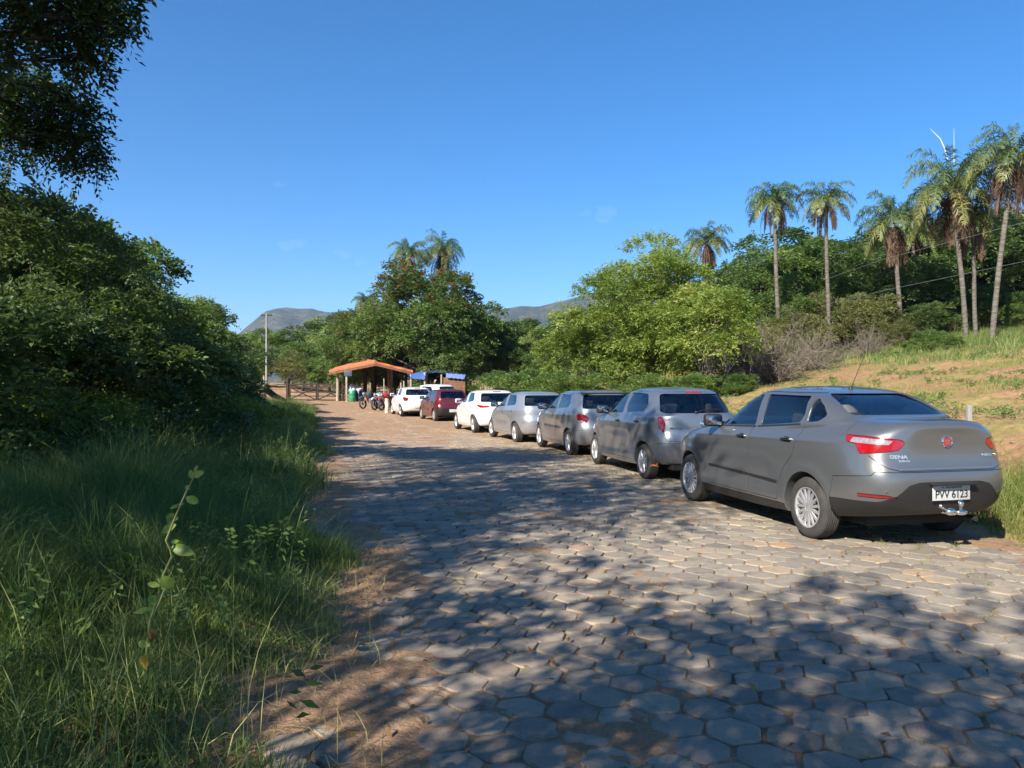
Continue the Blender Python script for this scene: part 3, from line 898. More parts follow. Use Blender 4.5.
# ================================================================== PARKED CARS
def park(S, px, Y, px2, Y2, paint, label, name='parked_car', off=.80, steer=0.0, zoff=0.0, **kw):
    m = dict(CM); m['paint'] = paint; m.update(kw)
    a = Vector(((px-512)/FPX*Y, Y)); b = Vector(((px2-512)/FPX*Y2, Y2)); d = (b-a).normalized()
    n = Vector((d.y, -d.x)); c = a+n*off
    root, bvh, tg, plx = build_car(name, S, m, label, 'car', 'cars parked in a row along the right side of the road')
    z = float(ground0(c.x+d.x*1.2, c.y+d.y*1.2))+.002+zoff
    root.location = (c.x, c.y, z); root.rotation_euler = (0, 0, math.atan2(d.y, d.x))
    return root, bvh, tg, plx
def kids(o, nm): return [c for c in o.children if c.name.split('.')[0] == nm]
f1, bvh, tg, plx = park(SEDAN, 815, 7.85, 697, 10.22, paintmat('tech_grey_paint', (.185, .193, .20), .7, .30, .12), 'grey four door saloon nearest the camera, chrome handles and a whip aerial')
body = kids(f1, 'body')[0]; f1.scale = (1.03,)*3; f1.location.x -= .03; f1.rotation_euler.z -= R(1.2)
m = MB(); h, nor, i_, d_ = bvh.ray_cast(Vector((.42, 0, 2)), Vector((0, 0, -1)))
m.lathe([(.022, 0), (.018, .02), (.006, .03)], 12, 0, Matrix.Translation(h) @ Matrix.Rotation(math.pi/2, 4, 'X')); m.tube([h, h+Vector((-.22, 0, .36))], [.004, .002], 6); m.build('aerial', [CM['plastic']], f1)
# badges
e = rear_text('SIENA', .50, .868, bvh, .048, CM['alloy'], tg, 'badge', 1.25, .004, .0012)
rear_text('ESSENCE', .45, .832, bvh, .022, CM['alloy'], tg, 'badge', 1.2, .004, .0006)
rear_text('FLEX', -.44, .872, bvh, .030, CM['chrome'], tg, 'badge', 1.8, .004, .0006)
rear_text('1.6 16V', -.58, .872, bvh, .036, CM['chrome'], tg, 'badge', 1.1, .004, .0012) if False else rear_text('1.6', -.555, .873, bvh, .040, CM['chrome'], tg, 'badge', 1.2, .004, .001)
h, nor, i_, d_ = bvh.ray_cast(Vector((-2, 0, 1.0)), Vector((1, 0, 0)))
T = Matrix.Translation(h) @ Vector((0, 1, 0)).rotation_difference(Vector(nor)).to_matrix().to_4x4()
m = MB(); m.lathe([(.055, 0), (.057, .008), (.050, .014), (.043, .008)], 28, 0, T); m.lathe([(.045, .004), (.040, .008), (0, .009)], 24, 1, T)
for q in (-.020, -.007, .007, .020): m.box(Vector((q, .0105, 0)), (.005, .003, .05), 0, None) if False else m.add([T @ Vector((q-.0028+s1*.0056, .011, (-.024+s2*.048))) for s1, s2 in ((0, 0), (1, 0), (1, 1), (0, 1))], [[0, 1, 2, 3]], 0)
m.build('emblem', [CM['chrome'], CM['badge_red']], tg)
# number plate writing
po = kids(f1, 'number_plate')[0]
M = Matrix(((0, 0, -1, 0), (-1, 0, 0, 0), (0, 1, 0, 0), (0, 0, 0, 1)))
t = text_mesh('PVV 6123', .098, .001, CM['ink'], 'plate_number', po, (.92, 1), .98, .0012); t.data.transform(Matrix.Translation((plx-.0055, 0, .545-.014)) @ M)
t = text_mesh('MG   BELO HORIZONTE', .020, .0008, CM['ink'], 'plate_town', po); t.data.transform(Matrix.Translation((plx-.0055, 0, .545+.050)) @ M)
m = MB(); m.box((plx-.03, 0, .63), (.07, .46, .025), 0, None, .008); m.build('plate_lamp_bar', [CM['plastic']], f1)
# tow hitch
m = MB(); m.tube([(-.60, 0, .36), (-.93, 0, .37), (-.97, -.0, .375)], .026, 10); m.tube([(-.98, -.06, .38), (-.98, -.06, .43)], .016, 10); m.ell((-.98, -.06, .452), (.028, .028, .028)); m.ell((-.97, .045, .385), (.04, .05, .035)); m.ell((-.97, -.075, .375), (.04, .065, .028)); m.ell((-.95, .13, .435), (.018, .018, .018)); m.tube([(-.95, .13, .43), (-.94, .04, .39)], .01, 6)
m.build('tow_hitch', [CM['chrome']], f1, smooth=60)
for s in (.62, -.12, -.62):
    m = MB(); hh, nn, ii, dd = bvh.ray_cast(Vector((-2, s, .56)), Vector((1, 0, 0)))
    if hh: m.ell(hh, (.006, .012, .012)); m.build('parking_sensor', [CM['greyplastic']], f1, smooth=60)
# light seat cloth seen through the rear window
for s in (.40, -.40):
    m = MB(); m.ell((-.05, s, 1.235), (.09, .16, .085), 0, 16, 10); m.build('headrest', [CM['foam']], f1, smooth=60)

f2, bvh2, tg2, plx2 = park(MARCH, 643, 12.75, 595, 15.15, paintmat('blue_grey_paint', (.225, .245, .275), .7, .30, .15), 'blue grey rounded hatchback right behind the grey saloon, tall oval tail lamp', handle=CM['plastic'])
def third_lamp(root, bvh, x, z, w=.13, mt='red_lens'):
    h, n_, i_, d_ = bvh.ray_cast(Vector((-2.0, 0, z)), Vector((1, 0, 0)))
    if h is None: return
    m = MB(); m.box(h+Vector((.005, 0, 0)), (.05, w*2, .045), 0, None, .012); m.build('brake_lamp', [CM[mt]], root)
def wiper(root, bvh, z, y0=.05, L=.42, s=1):
    P = []
    for k in range(6):
        t_ = k/5; h, n_, i_, d_ = bvh.ray_cast(Vector((-2.0, y0-s*L*t_, z+.02+.05*math.sin(t_*2.5))), Vector((1, 0, 0)))
        if h: P.append(h+n_*.018)
    if len(P) > 2:
        m = MB(); m.tube(P, .008, 6); m.ell(P[0], (.02, .025, .02)); m.build('wiper', [CM['plastic']], root)
third_lamp(f2, bvh2, 0, 1.43, .13); wiper(tg2, bvh2, 1.085, .10, .46)
rear_text('MARCH', .45, .86, bvh2, .045, CM['chrome'], tg2, 'badge', 1.3, .004, .001)
h, nor, i_, d_ = bvh2.ray_cast(Vector((-2, -.02, .93)), Vector((1, 0, 0)))
T = Matrix.Translation(h) @ Vector((0, 1, 0)).rotation_difference(Vector(nor)).to_matrix().to_4x4()
m = MB(); m.lathe([(.052, 0), (.054, .006), (.044, .010), (.042, .002)], 24, 0, T); m.add([T @ Vector(v) for v in ((-.07, .009, -.012), (.07, .009, -.012), (.07, .009, .012), (-.07, .009, .012))], [[0, 1, 2, 3]]); m.build('emblem', [CM['chrome']], tg2)
# reddish rag caught under the rear bumper corner
m = MB(); m.tube([(-.42, .72, .30), (-.45, .76, .26), (-.42, .82, .27), (-.40, .84, .25)], [.008, .016, .012, .005], 6); m.tube([(-.45, .76, .26), (-.46, .72, .245)], [.01, .004], 5); o = m.build('orange_strap', [simple('orange_strap', (.60, .16, .03), .6)], f2)

f3, b3, tg3, p3 = park(GOL, 568, 17.2, 540, 19.5, paintmat('silver_paint', (.29, .295, .31), .7, .32, .18), 'silver hatchback third from the camera, dark red tail lamp and black door strip')
third_lamp(f3, b3, 0, 1.385, .60, 'plastic'); wiper(tg3, b3, 1.03, .05, .40)
f4, b4, tg4, p4 = park(CELTA, 514, 21.5, 491, 23.8, paintmat('light_silver_paint', (.40, .41, .44), .65, .32, .15), 'light silver hatchback fourth from the camera, orange and red tail lamp')
wiper(tg4, b4, 1.0, .0, .40)
f5, b5, tg5, p5 = park(HB, 473, 26.2, 455.5, 28.7, paintmat('white_paint', (.62, .62, .62), .0, .35, .10), 'white hatchback fifth in the row, pointed red lamps sweeping round its flank')
third_lamp(f5, b5, 0, 1.395, .14)
f6, b6, tg6, p6 = park(UNO, 433.5, 34.5, 420.5, 36.8, paintmat('dark_red_paint', (.105, .010, .014), .3, .33, .12), 'dark red boxy hatchback with a black bumper', off=.76)
f7, b7, tg7, p7 = park(ONIX, 400.5, 39.0, 392, 41.4, paintmat('white_paint', (.64, .64, .65), .0, .35, .10), 'white hatchback farthest along the row, next to the motorcycles')
third_lamp(f7, b7, 0, 1.41, .14)

# ================================================================== MOTORCYCLES
def motorcycle(paint, label, x, y, heading, side_lean=.12, bag=None):
    z = gz(x, y)+.01
    root = empty('motorcycle', (x, y, z), heading); root.rotation_euler = (side_lean, 0, heading)
    tag(root, label, 'motorcycle', 'motorcycles parked by the shelter')
    blk, met = CM['plastic'], CM['alloy']
    for wx in (0, 1.28):
        m = MB(); m.lathe([(.235, -.045), (.275, -.06), (.305, -.03), (.312, 0), (.305, .03), (.275, .06), (.235, .045)], 28, 0, Matrix.Translation((wx, 0, .31)), close=True)
        wo = m.build('wheel', [CM['tyre']], root, smooth=50)
        m = MB(); T = Matrix.Translation((wx, 0, .31)); m.lathe([(.25, -.02), (.235, 0), (.25, .02)], 24, 0, T); m.lathe([(.05, -.05), (.05, .05), (0, .05)], 12, 0, T)
        for k in range(12):
            a = k*math.pi/6; m.tube([(wx+.04*math.cos(a), .02*(-1)**k, .31+.04*math.sin(a)), (wx+.245*math.cos(a), 0, .31+.245*math.sin(a))], .004, 4)
        m.build('rim', [CM['greyplastic']], wo)
    m = MB()
    for s in (-.07, .07): m.tube([(1.28, s, .31), (1.08, s, .78), (1.02, s, .92)], [.022, .022, .016], 8)
    m.build('fork', [CM['greyplastic']], root)
    m = MB(); m.tube([(1.02, 0, .85), (.85, 0, .55), (.55, 0, .35), (.3, 0, .38), (0, 0, .31)], [.025, .025, .025, .022, .02], 8)
    m.tube([(1.0, 0, .84), (.55, 0, .72), (.1, 0, .74), (-.25, 0, .80)], .022, 8)
    for s in (-.11, .11): m.tube([(0, s, .31), (.0, s, .72)], .025, 8)
    m.build('frame', [blk], root)
    m = MB(); m.box((.60, 0, .46), (.30, .22, .26), 0, None, .04); m.tube([(.70, .0, .60), (.58, 0, .46)], .08, 10)
    m.tube([(.66, -.12, .42), (.35, -.15, .30), (-.25, -.17, .36)], [.02, .03, .045], 10); m.build('engine', [met], root, smooth=50)
    m = MB(); m.ell((.72, 0, .85), (.30, .18, .17), 0, 16, 12, Matrix.Rotation(.15, 3, 'Y')); m.build('tank', [paint], root, smooth=60)
    m = MB(); m.box((.22, 0, .83), (.66, .24, .09), 0, Matrix.Rotation(.06, 3, 'Y'), .035); m.build('saddle', [blk], root, smooth=60)
    m = MB(); m.box((.22, .0, .64), (.42, .30, .20), 0, Matrix.Rotation(.25, 3, 'Y'), .05); m.box((-.22, 0, .76), (.34, .17, .10), 0, Matrix.Rotation(.2, 3, 'Y'), .03); m.build('tail', [paint], root, smooth=60)
    m = MB(); m.tube([(1.50, 0, .66), (1.32, 0, .70), (1.10, 0, .66)], [.05, .075, .05], 8); m.build('mudguard', [paint], root, smooth=60)
    m = MB(); m.tube([(.92, .38, 1.04), (1.0, .12, 1.0), (1.0, -.12, 1.0), (.92, -.38, 1.04)], .014, 8)
    for s in (-1, 1): m.tube([(.95, s*.25, 1.02), (.98, s*.30, 1.17)], .006, 5); m.ell((.98, s*.31, 1.20), (.012, .06, .04))
    m.build('handlebar', [blk], root)
    m = MB(); m.ell((1.13, 0, .90), (.07, .09, .10), 0); m.build('headlight', [CM['clear_lens']], root, smooth=60)
    m = MB(); m.ell((-.40, 0, .77), (.025, .06, .03)); m.build('tail_light', [CM['red_lens']], root, smooth=60)
    m = MB(); m.tube([(.45, .10, .32), (.38, .30, .02)], .012, 6); m.build('stand', [blk], root)
    return root
pr_ = simple('red_motorcycle_paint', (.62, .03, .03), .25, coat=1); pk = simple('dark_motorcycle_paint', (.10, .10, .11), .3, coat=1); pw = simple('white_motorcycle_paint', (.75, .74, .72), .3, coat=1)
for px, Y, hd, pt, lab in [(378, 46.5, 4.15, pk, 'dark motorcycle farthest left, its front wheel turned to the road'), (387, 45.8, 4.3, pw, 'white motorcycle between the dark one and the red one'), (393, 45.2, 4.35, pr_, 'bright red motorcycle beside the farthest white car')]:
    P = at(px, 383, Y); motorcycle(pt, lab, P.x, P.y, hd)

# ================================================================== THE GATE AND ITS SURROUNDINGS
WOOD_D = barkmat('dark_weathered_wood', (.018, .013, .010), (.06, .045, .032), 9)
WOOD_L = barkmat('pale_weathered_wood', (.20, .16, .12), (.42, .36, .28), 9)
WOOD_R = barkmat('reddish_timber', (.10, .05, .03), (.22, .12, .075), 9)
def G(px, Y): P = at(px, 383, Y); P.z = gz(P.x, P.y); return P
def bar(m, a, b, w, h):
    a = Vector(a); b = Vector(b); d = (b-a); L = d.length; q = d.to_track_quat('X', 'Z').to_matrix(); m.box((a+b)/2, (L, w, h), 0, q, min(w, h)*.15)
A = G(288, 59); B = G(347, 57)
gate = empty('wooden_gate', A, math.atan2(B.y-A.y, B.x-A.x)); tag(gate, 'dark wooden farm gate with crossed braces closing the road', 'gate')
LG = (Vector((B.x, B.y))-Vector((A.x, A.y))).length
m = MB(); m.box((0, 0, .85), (.22, .22, 1.9), 0, None, .02); m.build('gate_post', [WOOD_D], gate)
for k in range(2):
    x0 = .14+k*(LG-.2)/2; x1 = x0+(LG-.2)/2-.05
    m = MB()
    for z_, t_ in ((1.30, .13), (1.12, .12), (.72, .08), (.43, .08), (.14, .09)): m.box(((x0+x1)/2, 0, z_), (x1-x0, .045, t_), 0, None, .008)
    for xx in (x0+.05, (x0+x1)/2, x1-.05) if False else (x0+.05, x1-.05): m.box((xx, .0, .72), (.10, .06, 1.28), 0, None, .008)
    bar(m, (x0+.1, -.045, .18), (x1-.1, -.045, 1.08), .03, .09); bar(m, (x0+.1, -.075, 1.08), (x1-.1, -.075, .18), .03, .09)
    m.build('gate_leaf', [WOOD_D], gate)
# tiled shelter
sh_ = empty('tiled_shelter', G(372, 58)); tag(sh_, 'open shelter on timber posts under an orange clay tile roof', 'shelter'); o0 = sh_.location.copy()
TILE, nt, out = mat('orange_clay_tile')
tc = N(nt, 'ShaderNodeTexCoord'); wv = N(nt, 'ShaderNodeTexWave', wave_type='BANDS', bands_direction='Y'); wv.inputs['Scale'].default_value = 1.6; wv.inputs['Distortion'].default_value = .4
nt.links.new(tc.outputs['Object'], wv.inputs[0]); n_ = noise(nt, 4, 5, .6, tc.outputs['Object']); r_ = ramp(nt, n_.outputs[0], [(.3, (.30, .085, .035)), (.6, (.48, .145, .055)), (.8, (.56, .20, .09))])
p_ = N(nt, 'ShaderNodeBsdfPrincipled'); p_.inputs['Roughness'].default_value = .85; nt.links.new(r_.outputs[0], p_.inputs['Base Color']); b_ = N(nt, 'ShaderNodeBump'); b_.inputs['Distance'].default_value = .06; b_.inputs['Strength'].default_value = 1
nt.links.new(wv.outputs['Fac'], b_.inputs['Height']); nt.links.new(b_.outputs[0], p_.inputs['Normal']); nt.links.new(p_.outputs[0], out.inputs[0])
def slab(name, Q, th, m_, parent, ofs):
    Q = [Vector(q)-ofs for q in Q]; nn = (Q[1]-Q[0]).cross(Q[3]-Q[0]).normalized()
    if nn.z < 0: nn = -nn
    # corrugated sheet: rows of half-round tiles running down the slope
    nu_, nv_ = 40, 6; V = []; F = []
    for lay in (0, 1):
        for j in range(nv_+1):
            for i in range(nu_*4+1):
                s, t = i/(nu_*4), j/nv_; p_ = Q[0].lerp(Q[1], s).lerp(Q[3].lerp(Q[2], s), t)
                V.append(p_+nn*((.03*math.sin(i*math.pi/2)+.03) if lay == 0 else -th))
    W_ = nu_*4+1; K = W_*(nv_+1)
    for j in range(nv_):
        for i in range(nu_*4): q = j*W_+i; F.append((q, q+1, q+W_+1, q+W_)); F.append((K+q, K+q+W_, K+q+W_+1, K+q+1))
    for i in range(nu_*4): F.append((i, K+i, K+i+1, i+1)); q = nv_*W_+i; F.append((q, q+1, K+q+1, K+q))
    for j in range(nv_): q = j*W_; F.append((q, q+W_, K+q+W_, K+q)); q = j*W_+W_-1; F.append((q, K+q, K+q+W_, q+W_))
    me = py_mesh(name, V, F, [m_]); bm = bmesh.new(); bm.from_mesh(me); bmesh.ops.recalc_face_normals(bm, faces=bm.faces); bm.to_mesh(me); bm.free()
    return link(name, me, parent)
rn = at(376, 361.5, 55); rf = at(362, 359.5, 64); ln_ = at(329, 370.8, 55.5); lf = at(338, 366.5, 64); rrn = at(413, 370.5, 55.5); rrf = at(398, 368, 64)
slab('roof', [rn, rf, lf, ln_], .10, TILE, sh_, o0); slab('roof', [rf, rn, rrn, rrf], .10, TILE, sh_, o0)
m = MB(); m.tube([rn-o0+Vector((0, 0, .03)), rf-o0+Vector((0, 0, .03))], .09, 8); m.build('ridge_tiles', [TILE], sh_)
m = MB()
for a_, b_ in ((rn, ln_), (rf, lf), (rn, rrn), (rf, rrf)): bar(m, a_-o0-Vector((0, 0, .20)), b_-o0-Vector((0, 0, .20)), .09, .14)
bar(m, rn-o0-Vector((0, 0, .22)), rf-o0-Vector((0, 0, .22)), .10, .16); m.build('rafters', [WOOD_R], sh_)
for px, Y, ty, w_, mt in [(337.5, 57, 369, .22, WOOD_L), (340, 62, 369, .2, WOOD_D), (364.5, 57.5, 366, .26, WOOD_D), (375, 62, 364, .22, WOOD_D), (388.5, 57, 367, .20, WOOD_R), (391.5, 60, 367, .20, WOOD_L), (406, 57.5, 369.5, .2, WOOD_D)]:
    b0 = G(px, Y); tp = at(px, ty, Y); m = MB(); m.tube([b0-o0-Vector((0, 0, .2)), (b0+tp)/2-o0+Vector((.02, 0, 0)), Vector((b0.x, b0.y, tp.z))-o0], [w_*.52, w_*.48, w_*.45], 10); m.build('post', [mt], sh_, smooth=60)
m = MB(); m.box(G(352, 60)-o0+Vector((0, 0, .75)), (1.6, .5, .06), 0, None, .01)
for s in (-.7, .7): m.box(G(352, 60)-o0+Vector((s, 0, .36)), (.07, .4, .74), 0)
m.build('counter', [WOOD_D], sh_)
# sign by the gate
sg = empty('sign_post', G(346.5, 55)); tag(sg, 'small blue grey notice board on a post between the gate and the bins', 'sign')
m = MB(); m.box((0, 0, .95), (.12, .10, 2.1), 0, None, .01); m.build('post', [WOOD_L], sg)
m = MB(); m.box((.12, -.08, 2.05), (.56, .03, .42), 0, None, .006); m.build('board', [simple('blue_grey_board', (.05, .06, .09), .5)], sg)
# bins
def barrel(px, Y, r, h, col, lab, name='waste_bin', bagc=(.40, .42, .44)):
    P = G(px, Y); root = empty(name, P); tag(root, lab, 'bin', 'bins by the sign')
    m = MB(); RT = Matrix.Rotation(math.pi/2, 4, 'X')
    m.lathe([(0, 0), (r*.88, 0), (r*.95, h*.08), (r, h*.3), (r*1.03, h*.34), (r, h*.38), (r, h*.64), (r*1.03, h*.68), (r, h*.72), (r*.97, h*.98), (r*.9, h)], 24, 0, RT); m.build('barrel', [simple('plastic_barrel', col, .45)], root, smooth=50)
    m = MB(); m.ell((0, 0, h*.98), (r*1.0, r*1.0, .12), 0, 16, 8); m.ell((.08, .05, h*1.04), (r*.6, r*.55, .16), 0, 12, 8); m.ell((-.1, -.05, h*1.0), (r*.6, r*.6, .17), 0, 12, 8); m.build('bag', [simple('white_bag', bagc, .4)], root, smooth=60)
barrel(352.3, 56.0, .26, .80, (.025, .21, .10), 'green plastic bin beside the sign post', bagc=(.30, .42, .39)); barrel(359.5, 56.4, .27, .80, (.012, .022, .085), 'dark blue plastic bin right of the green one')
m = MB(); m.ell((0, 0, 0), (.34, .22, .20)); m.ell((-.25, .05, .10), (.20, .16, .22)); m.ell((.3, 0, .03), (.2, .15, .14)); o = m.build('white_sack', [simple('sack', (.62, .66, .70), .6)], None, smooth=60); P = G(354, 60); o.location = P+Vector((.1, 0, .97)); tag(o, 'white and pale blue sacks heaped on the shelter counter', 'sack')
# low clutter beside the bins
for i, (px, Y, r_, col, lab) in enumerate([(366, 56, .16, (.40, .16, .06), 'orange brown clay pot on the ground right of the blue bin'), (369.5, 56.5, .13, (.45, .40, .34), 'pale stone on the ground right of the clay pot')]):
    m = MB()
    if i == 0: m.lathe([(0, 0), (r_*.6, 0), (r_, r_*1.1), (r_*.8, r_*1.8), (r_*.85, r_*1.95), (r_*.7, r_*1.9), (r_*.65, r_*.6), (0, r_*.5)], 18, 0, Matrix.Rotation(math.pi/2, 4, 'X')); o = m.build('clay_pot', [simple('clay', col, .8)], None, smooth=50)
    else:
        m.ell((0, 0, .07), (.22, .15, .12), 0, 9, 6); o = m.build('stone', [simple('stone', col, .9, bump=.5)], None)
    o.location = G(px, Y); tag(o, lab, 'pot' if i == 0 else 'stone')
# pale post beside the last white car
def post(px, Y, ty, w_, mt, lab, name='fence_post', group=None, lean=0.0, box=False):
    P = G(px, Y); h_ = EYE+(383.5-ty)/FPX*Y-P.z; m = MB()
    if box:
        m.box((0, 0, h_/2-.1), (w_, w_, h_+.2), 0, None, .008)
    else: m.tube([(0, 0, -.2), (w_*.15, 0, h_*.5), (lean*h_, 0, h_)], [w_*.55, w_*.5, w_*.45], 9)
    o = m.build(name, [mt], None, smooth=40); o.location = P; tag(o, lab, 'post', group); return o
post(386.6, 42.5, 398, .22, simple('cream_post', (.62, .53, .38), .8), 'short cream coloured post in front of the red and white motorcycles')
post(384, 56, 378, .10, WOOD_L, 'thin pale post standing under the right side of the tiled roof')
post(401, 52, 382, .13, WOOD_L, 'left of two short stakes between the shelter and the blue canopy'); post(404, 52, 380.5, .13, WOOD_L, 'right of two short stakes between the shelter and the blue canopy')
post(255, 54, 379, .15, WOOD_D, 'dark upright post left of the wooden gate')
post(264, 62, 375, .20, WOOD_L, 'pale stub post behind the dark post, left of the gate')
# log rail and leaning log
m = MB(); a_ = at(238, 391, 52); b_ = at(270, 390.5, 52); m.tube([a_, a_.lerp(b_, .5)-Vector((0, 0, .04)), b_], [.09, .10, .10], 9); o = m.build('log_rail', [WOOD_D], None, smooth=60); tag(o, 'dark horizontal log rail left of the gate', 'rail')
m = MB(); a_ = at(267, 389.5, 51); b_ = at(274, 395, 50.5); c_ = at(286, 400, 50); m.tube([a_, b_, c_], [.22, .20, .09], 9); o = m.build('fallen_log', [WOOD_D], None, smooth=60); tag(o, 'thick dark log slanting down from the rail to the road', 'log')
# plank hut with blue canopy
hut = empty('market_hut', G(440, 47)); tag(hut, 'plank hut with a blue tarpaulin canopy behind the dark red car', 'hut'); h0 = hut.location.copy()
TARP = simple('blue_tarpaulin', (.010, .055, .22), .5, var=.25, scale=3, bump=.4, bscale=8)
def tarp(P00, P10, P11, P01, name, sag=.10):
    V = []; F = []; n_ = 14
    for lay in (0, 1):
        for j in range(n_+1):
            for i in range(n_+1):
                s, t = i/n_, j/n_; p_ = Vector(P00).lerp(Vector(P10), s).lerp(Vector(P01).lerp(Vector(P11), s), t)
                p_ = p_-h0+Vector((0, 0, -sag*math.sin(math.pi*s)*math.sin(math.pi*t)+.02*math.sin(i*1.9)*math.cos(j*1.3)-.012*lay)); V.append(p_)
    W_ = n_+1; K = W_*W_
    for j in range(n_):
        for i in range(n_): q = j*W_+i; F += [(q, q+1, q+W_+1, q+W_), (K+q, K+q+W_, K+q+W_+1, K+q+1)]
    for i in range(n_): F += [(i, K+i, K+i+1, i+1), (n_*W_+i, n_*W_+i+1, K+n_*W_+i+1, K+n_*W_+i), (i*W_, (i+1)*W_, K+(i+1)*W_, K+i*W_), (i*W_+n_, K+i*W_+n_, K+(i+1)*W_+n_, (i+1)*W_+n_)]
    me = py_mesh(name, V, F, [TARP]); smooth_by(me, 40); return link(name, me, hut)
c1 = at(426.5, 370.8, 46); c2 = at(409.5, 373.8, 46.5); c3 = at(421, 372.5, 50.5); c4 = at(432, 370.2, 50.5); c5 = at(465.5, 374.3, 45.5); c6 = at(462, 373.2, 50)
tarp(c2, c1, c4, c3, 'canopy', .05); tarp(c1, c5, c6, c4, 'canopy', .12)
d1 = c1.copy(); d2 = c2.copy(); d3 = at(410, 377.5, 46.3); d4 = at(424.5, 379, 45.8)
tarp(d3, d4, d1, d2, 'canopy_flap', 0); e1 = at(464, 378.5, 45.4); e2 = at(446, 376.8, 45.6); e3 = at(446, 372.8, 45.7); tarp(e2, e1, c5, e3, 'canopy_flap', 0)
for px, Y, ty in [(411, 46.4, 374), (418, 50, 373), (424.8, 46, 372), (427, 47.5, 372), (441.5, 45.8, 374), (464.5, 45.8, 375)]:
    b0 = G(px, Y); tp = at(px, ty, Y); m = MB(); m.tube([b0-h0-Vector((0, 0, .1)), Vector((b0.x, b0.y, tp.z))-h0], [.07, .06], 8); m.build('post', [WOOD_L], hut, smooth=60)
m = MB(); a_ = G(441, 45.9); b_ = G(465, 45.6); topz = at(450, 376.5, 45.8).z
for k in range(11):
    z_ = a_.z+.08+k*(topz-a_.z-.1)/11; bar(m, Vector((a_.x, a_.y, z_+.08))-h0, Vector((b_.x, b_.y, z_+.08+random.uniform(-.01, .01)))-h0, .025, (topz-a_.z)/11-.012)
m.build('plank_wall', [WOOD_R], hut)
m = MB(); a_ = G(465, 45.6); b_ = G(462, 50)
for k in range(11):
    z_ = a_.z+.08+k*(topz-a_.z-.1)/11; bar(m, Vector((a_.x, a_.y, z_+.08))-h0, Vector((b_.x, b_.y, z_+.08))-h0, .025, (topz-a_.z)/11-.012)
m.build('plank_wall', [WOOD_R], hut)
m = MB(); bar(m, at(430, 388, 46.6)-h0, at(436, 379, 46.6)-h0, .05, .10); bar(m, at(433, 388, 46.8)-h0, at(430, 380, 46.8)-h0, .05, .08); m.build('brace', [WOOD_L], hut)
# white pickup roof seen between the dark red car and the hut
S2 = hatch(3.9, 1.68, 1.60, 2.5, .30, .64, rake=.05, nh=24, per=2)
add_front(S2)
mm_ = dict(CM); mm_['paint'] = paintmat('white_paint', (.78, .78, .78), 0, .35, .1)
r8, b8, t8, p8 = build_car('parked_car', S2, mm_, 'white car hidden behind the dark red one, only its roof edge shows', 'car', 'cars parked in a row along the right side of the road')
P = G(443, 41.5); r8.location = (P.x, P.y, P.z); r8.rotation_euler = (0, 0, R(140))

# ================================================================== FENCE, POLES AND CABLES
CONC = simple('concrete_post', (.24, .235, .20), .9, bump=.4)
post(969, 12.0, 404.5, .068, CONC, 'square concrete fence post on the bank above the boot of the grey saloon', box=True)
# second, mostly hidden posts of the same fence
def pole(px, Y, ty, lab, w_=.22, box=False):
    P = G(px, Y); h_ = EYE+(383.5-ty)/FPX*Y-P.z; root = empty('utility_pole', P); tag(root, lab, 'utility pole', 'poles that carry the cables')
    m = MB(); m.tube([(0, 0, -.3), (0, 0, h_*.5), (0, 0, h_)], [w_*.62, w_*.5, w_*.38], 10); m.build('pole', [simple('grey_concrete_pole', (.24, .235, .22), .9)], root, smooth=60)
    m = MB(); m.box((0, 0, h_-.18), (1.1, .09, .11), 0, None, .01); m.build('crossarm', [WOOD_D], root)
    for s in (-.45, .45): m = MB(); m.lathe([(.03, 0), (.05, .04), (.03, .07), (.05, .10), (0, .14)], 10, 0, Matrix.Translation((s, 0, h_-.12)) @ Matrix.Rotation(math.pi/2, 4, 'X')); m.build('insulator', [CM['greyplastic']], root)
    return P, h_
pole(266.5, 76, 313, 'pale concrete pole rising in front of the hills above the gate', .20)
P, h_ = pole(510.5, 60, 346, 'slim grey pole in the dark wood behind the middle cars', .18)
m = MB(); m.box((0, 0, 0), (.30, .2, .55), 0, None, .03); o = m.build('meter_box', [CM['greyplastic']], None); bx = at(514, 353.5, 59.8); o.location = bx; tag(o, 'small grey box mounted on the slim pole', 'box')
def cable(pts, sag, lab, r=.014):
    m = MB(); V = []
    for i in range(len(pts)-1):
        a_, b_ = pts[i], pts[i+1]
        for k in range(20): t_ = k/20; V.append(a_.lerp(b_, t_)-Vector((0, 0, sag*4*t_*(1-t_))))
    V.append(pts[-1]); m.tube(V, r, 5); o = m.build('power_cable', [simple('cable', (.14, .14, .15), .5)], None, smooth=60); tag(o, lab, 'cable', 'cables strung over the road and the bank')
cable([at(267, 313, 76), at(500, 332, 66), at(600, 333.5, 60)], .5, 'upper cable running from the pale pole to the dark wood at the centre', .011)
cable([at(267, 325, 76), at(492, 345, 66), at(600, 346.5, 60)], .5, 'lower cable running from the pale pole to the dark wood at the centre', .011)
cable([at(1060, 212, 27), at(1024, 222, 28.5), at(884, 258.5, 34), at(822, 280, 38)], .0, 'upper cable crossing in front of the palms at the right', .007)
cable([at(1060, 251, 27), at(1024, 261, 28.5), at(884, 290, 34), at(822, 305, 38)], .0, 'lower cable crossing in front of the palm trunks at the right', .007)
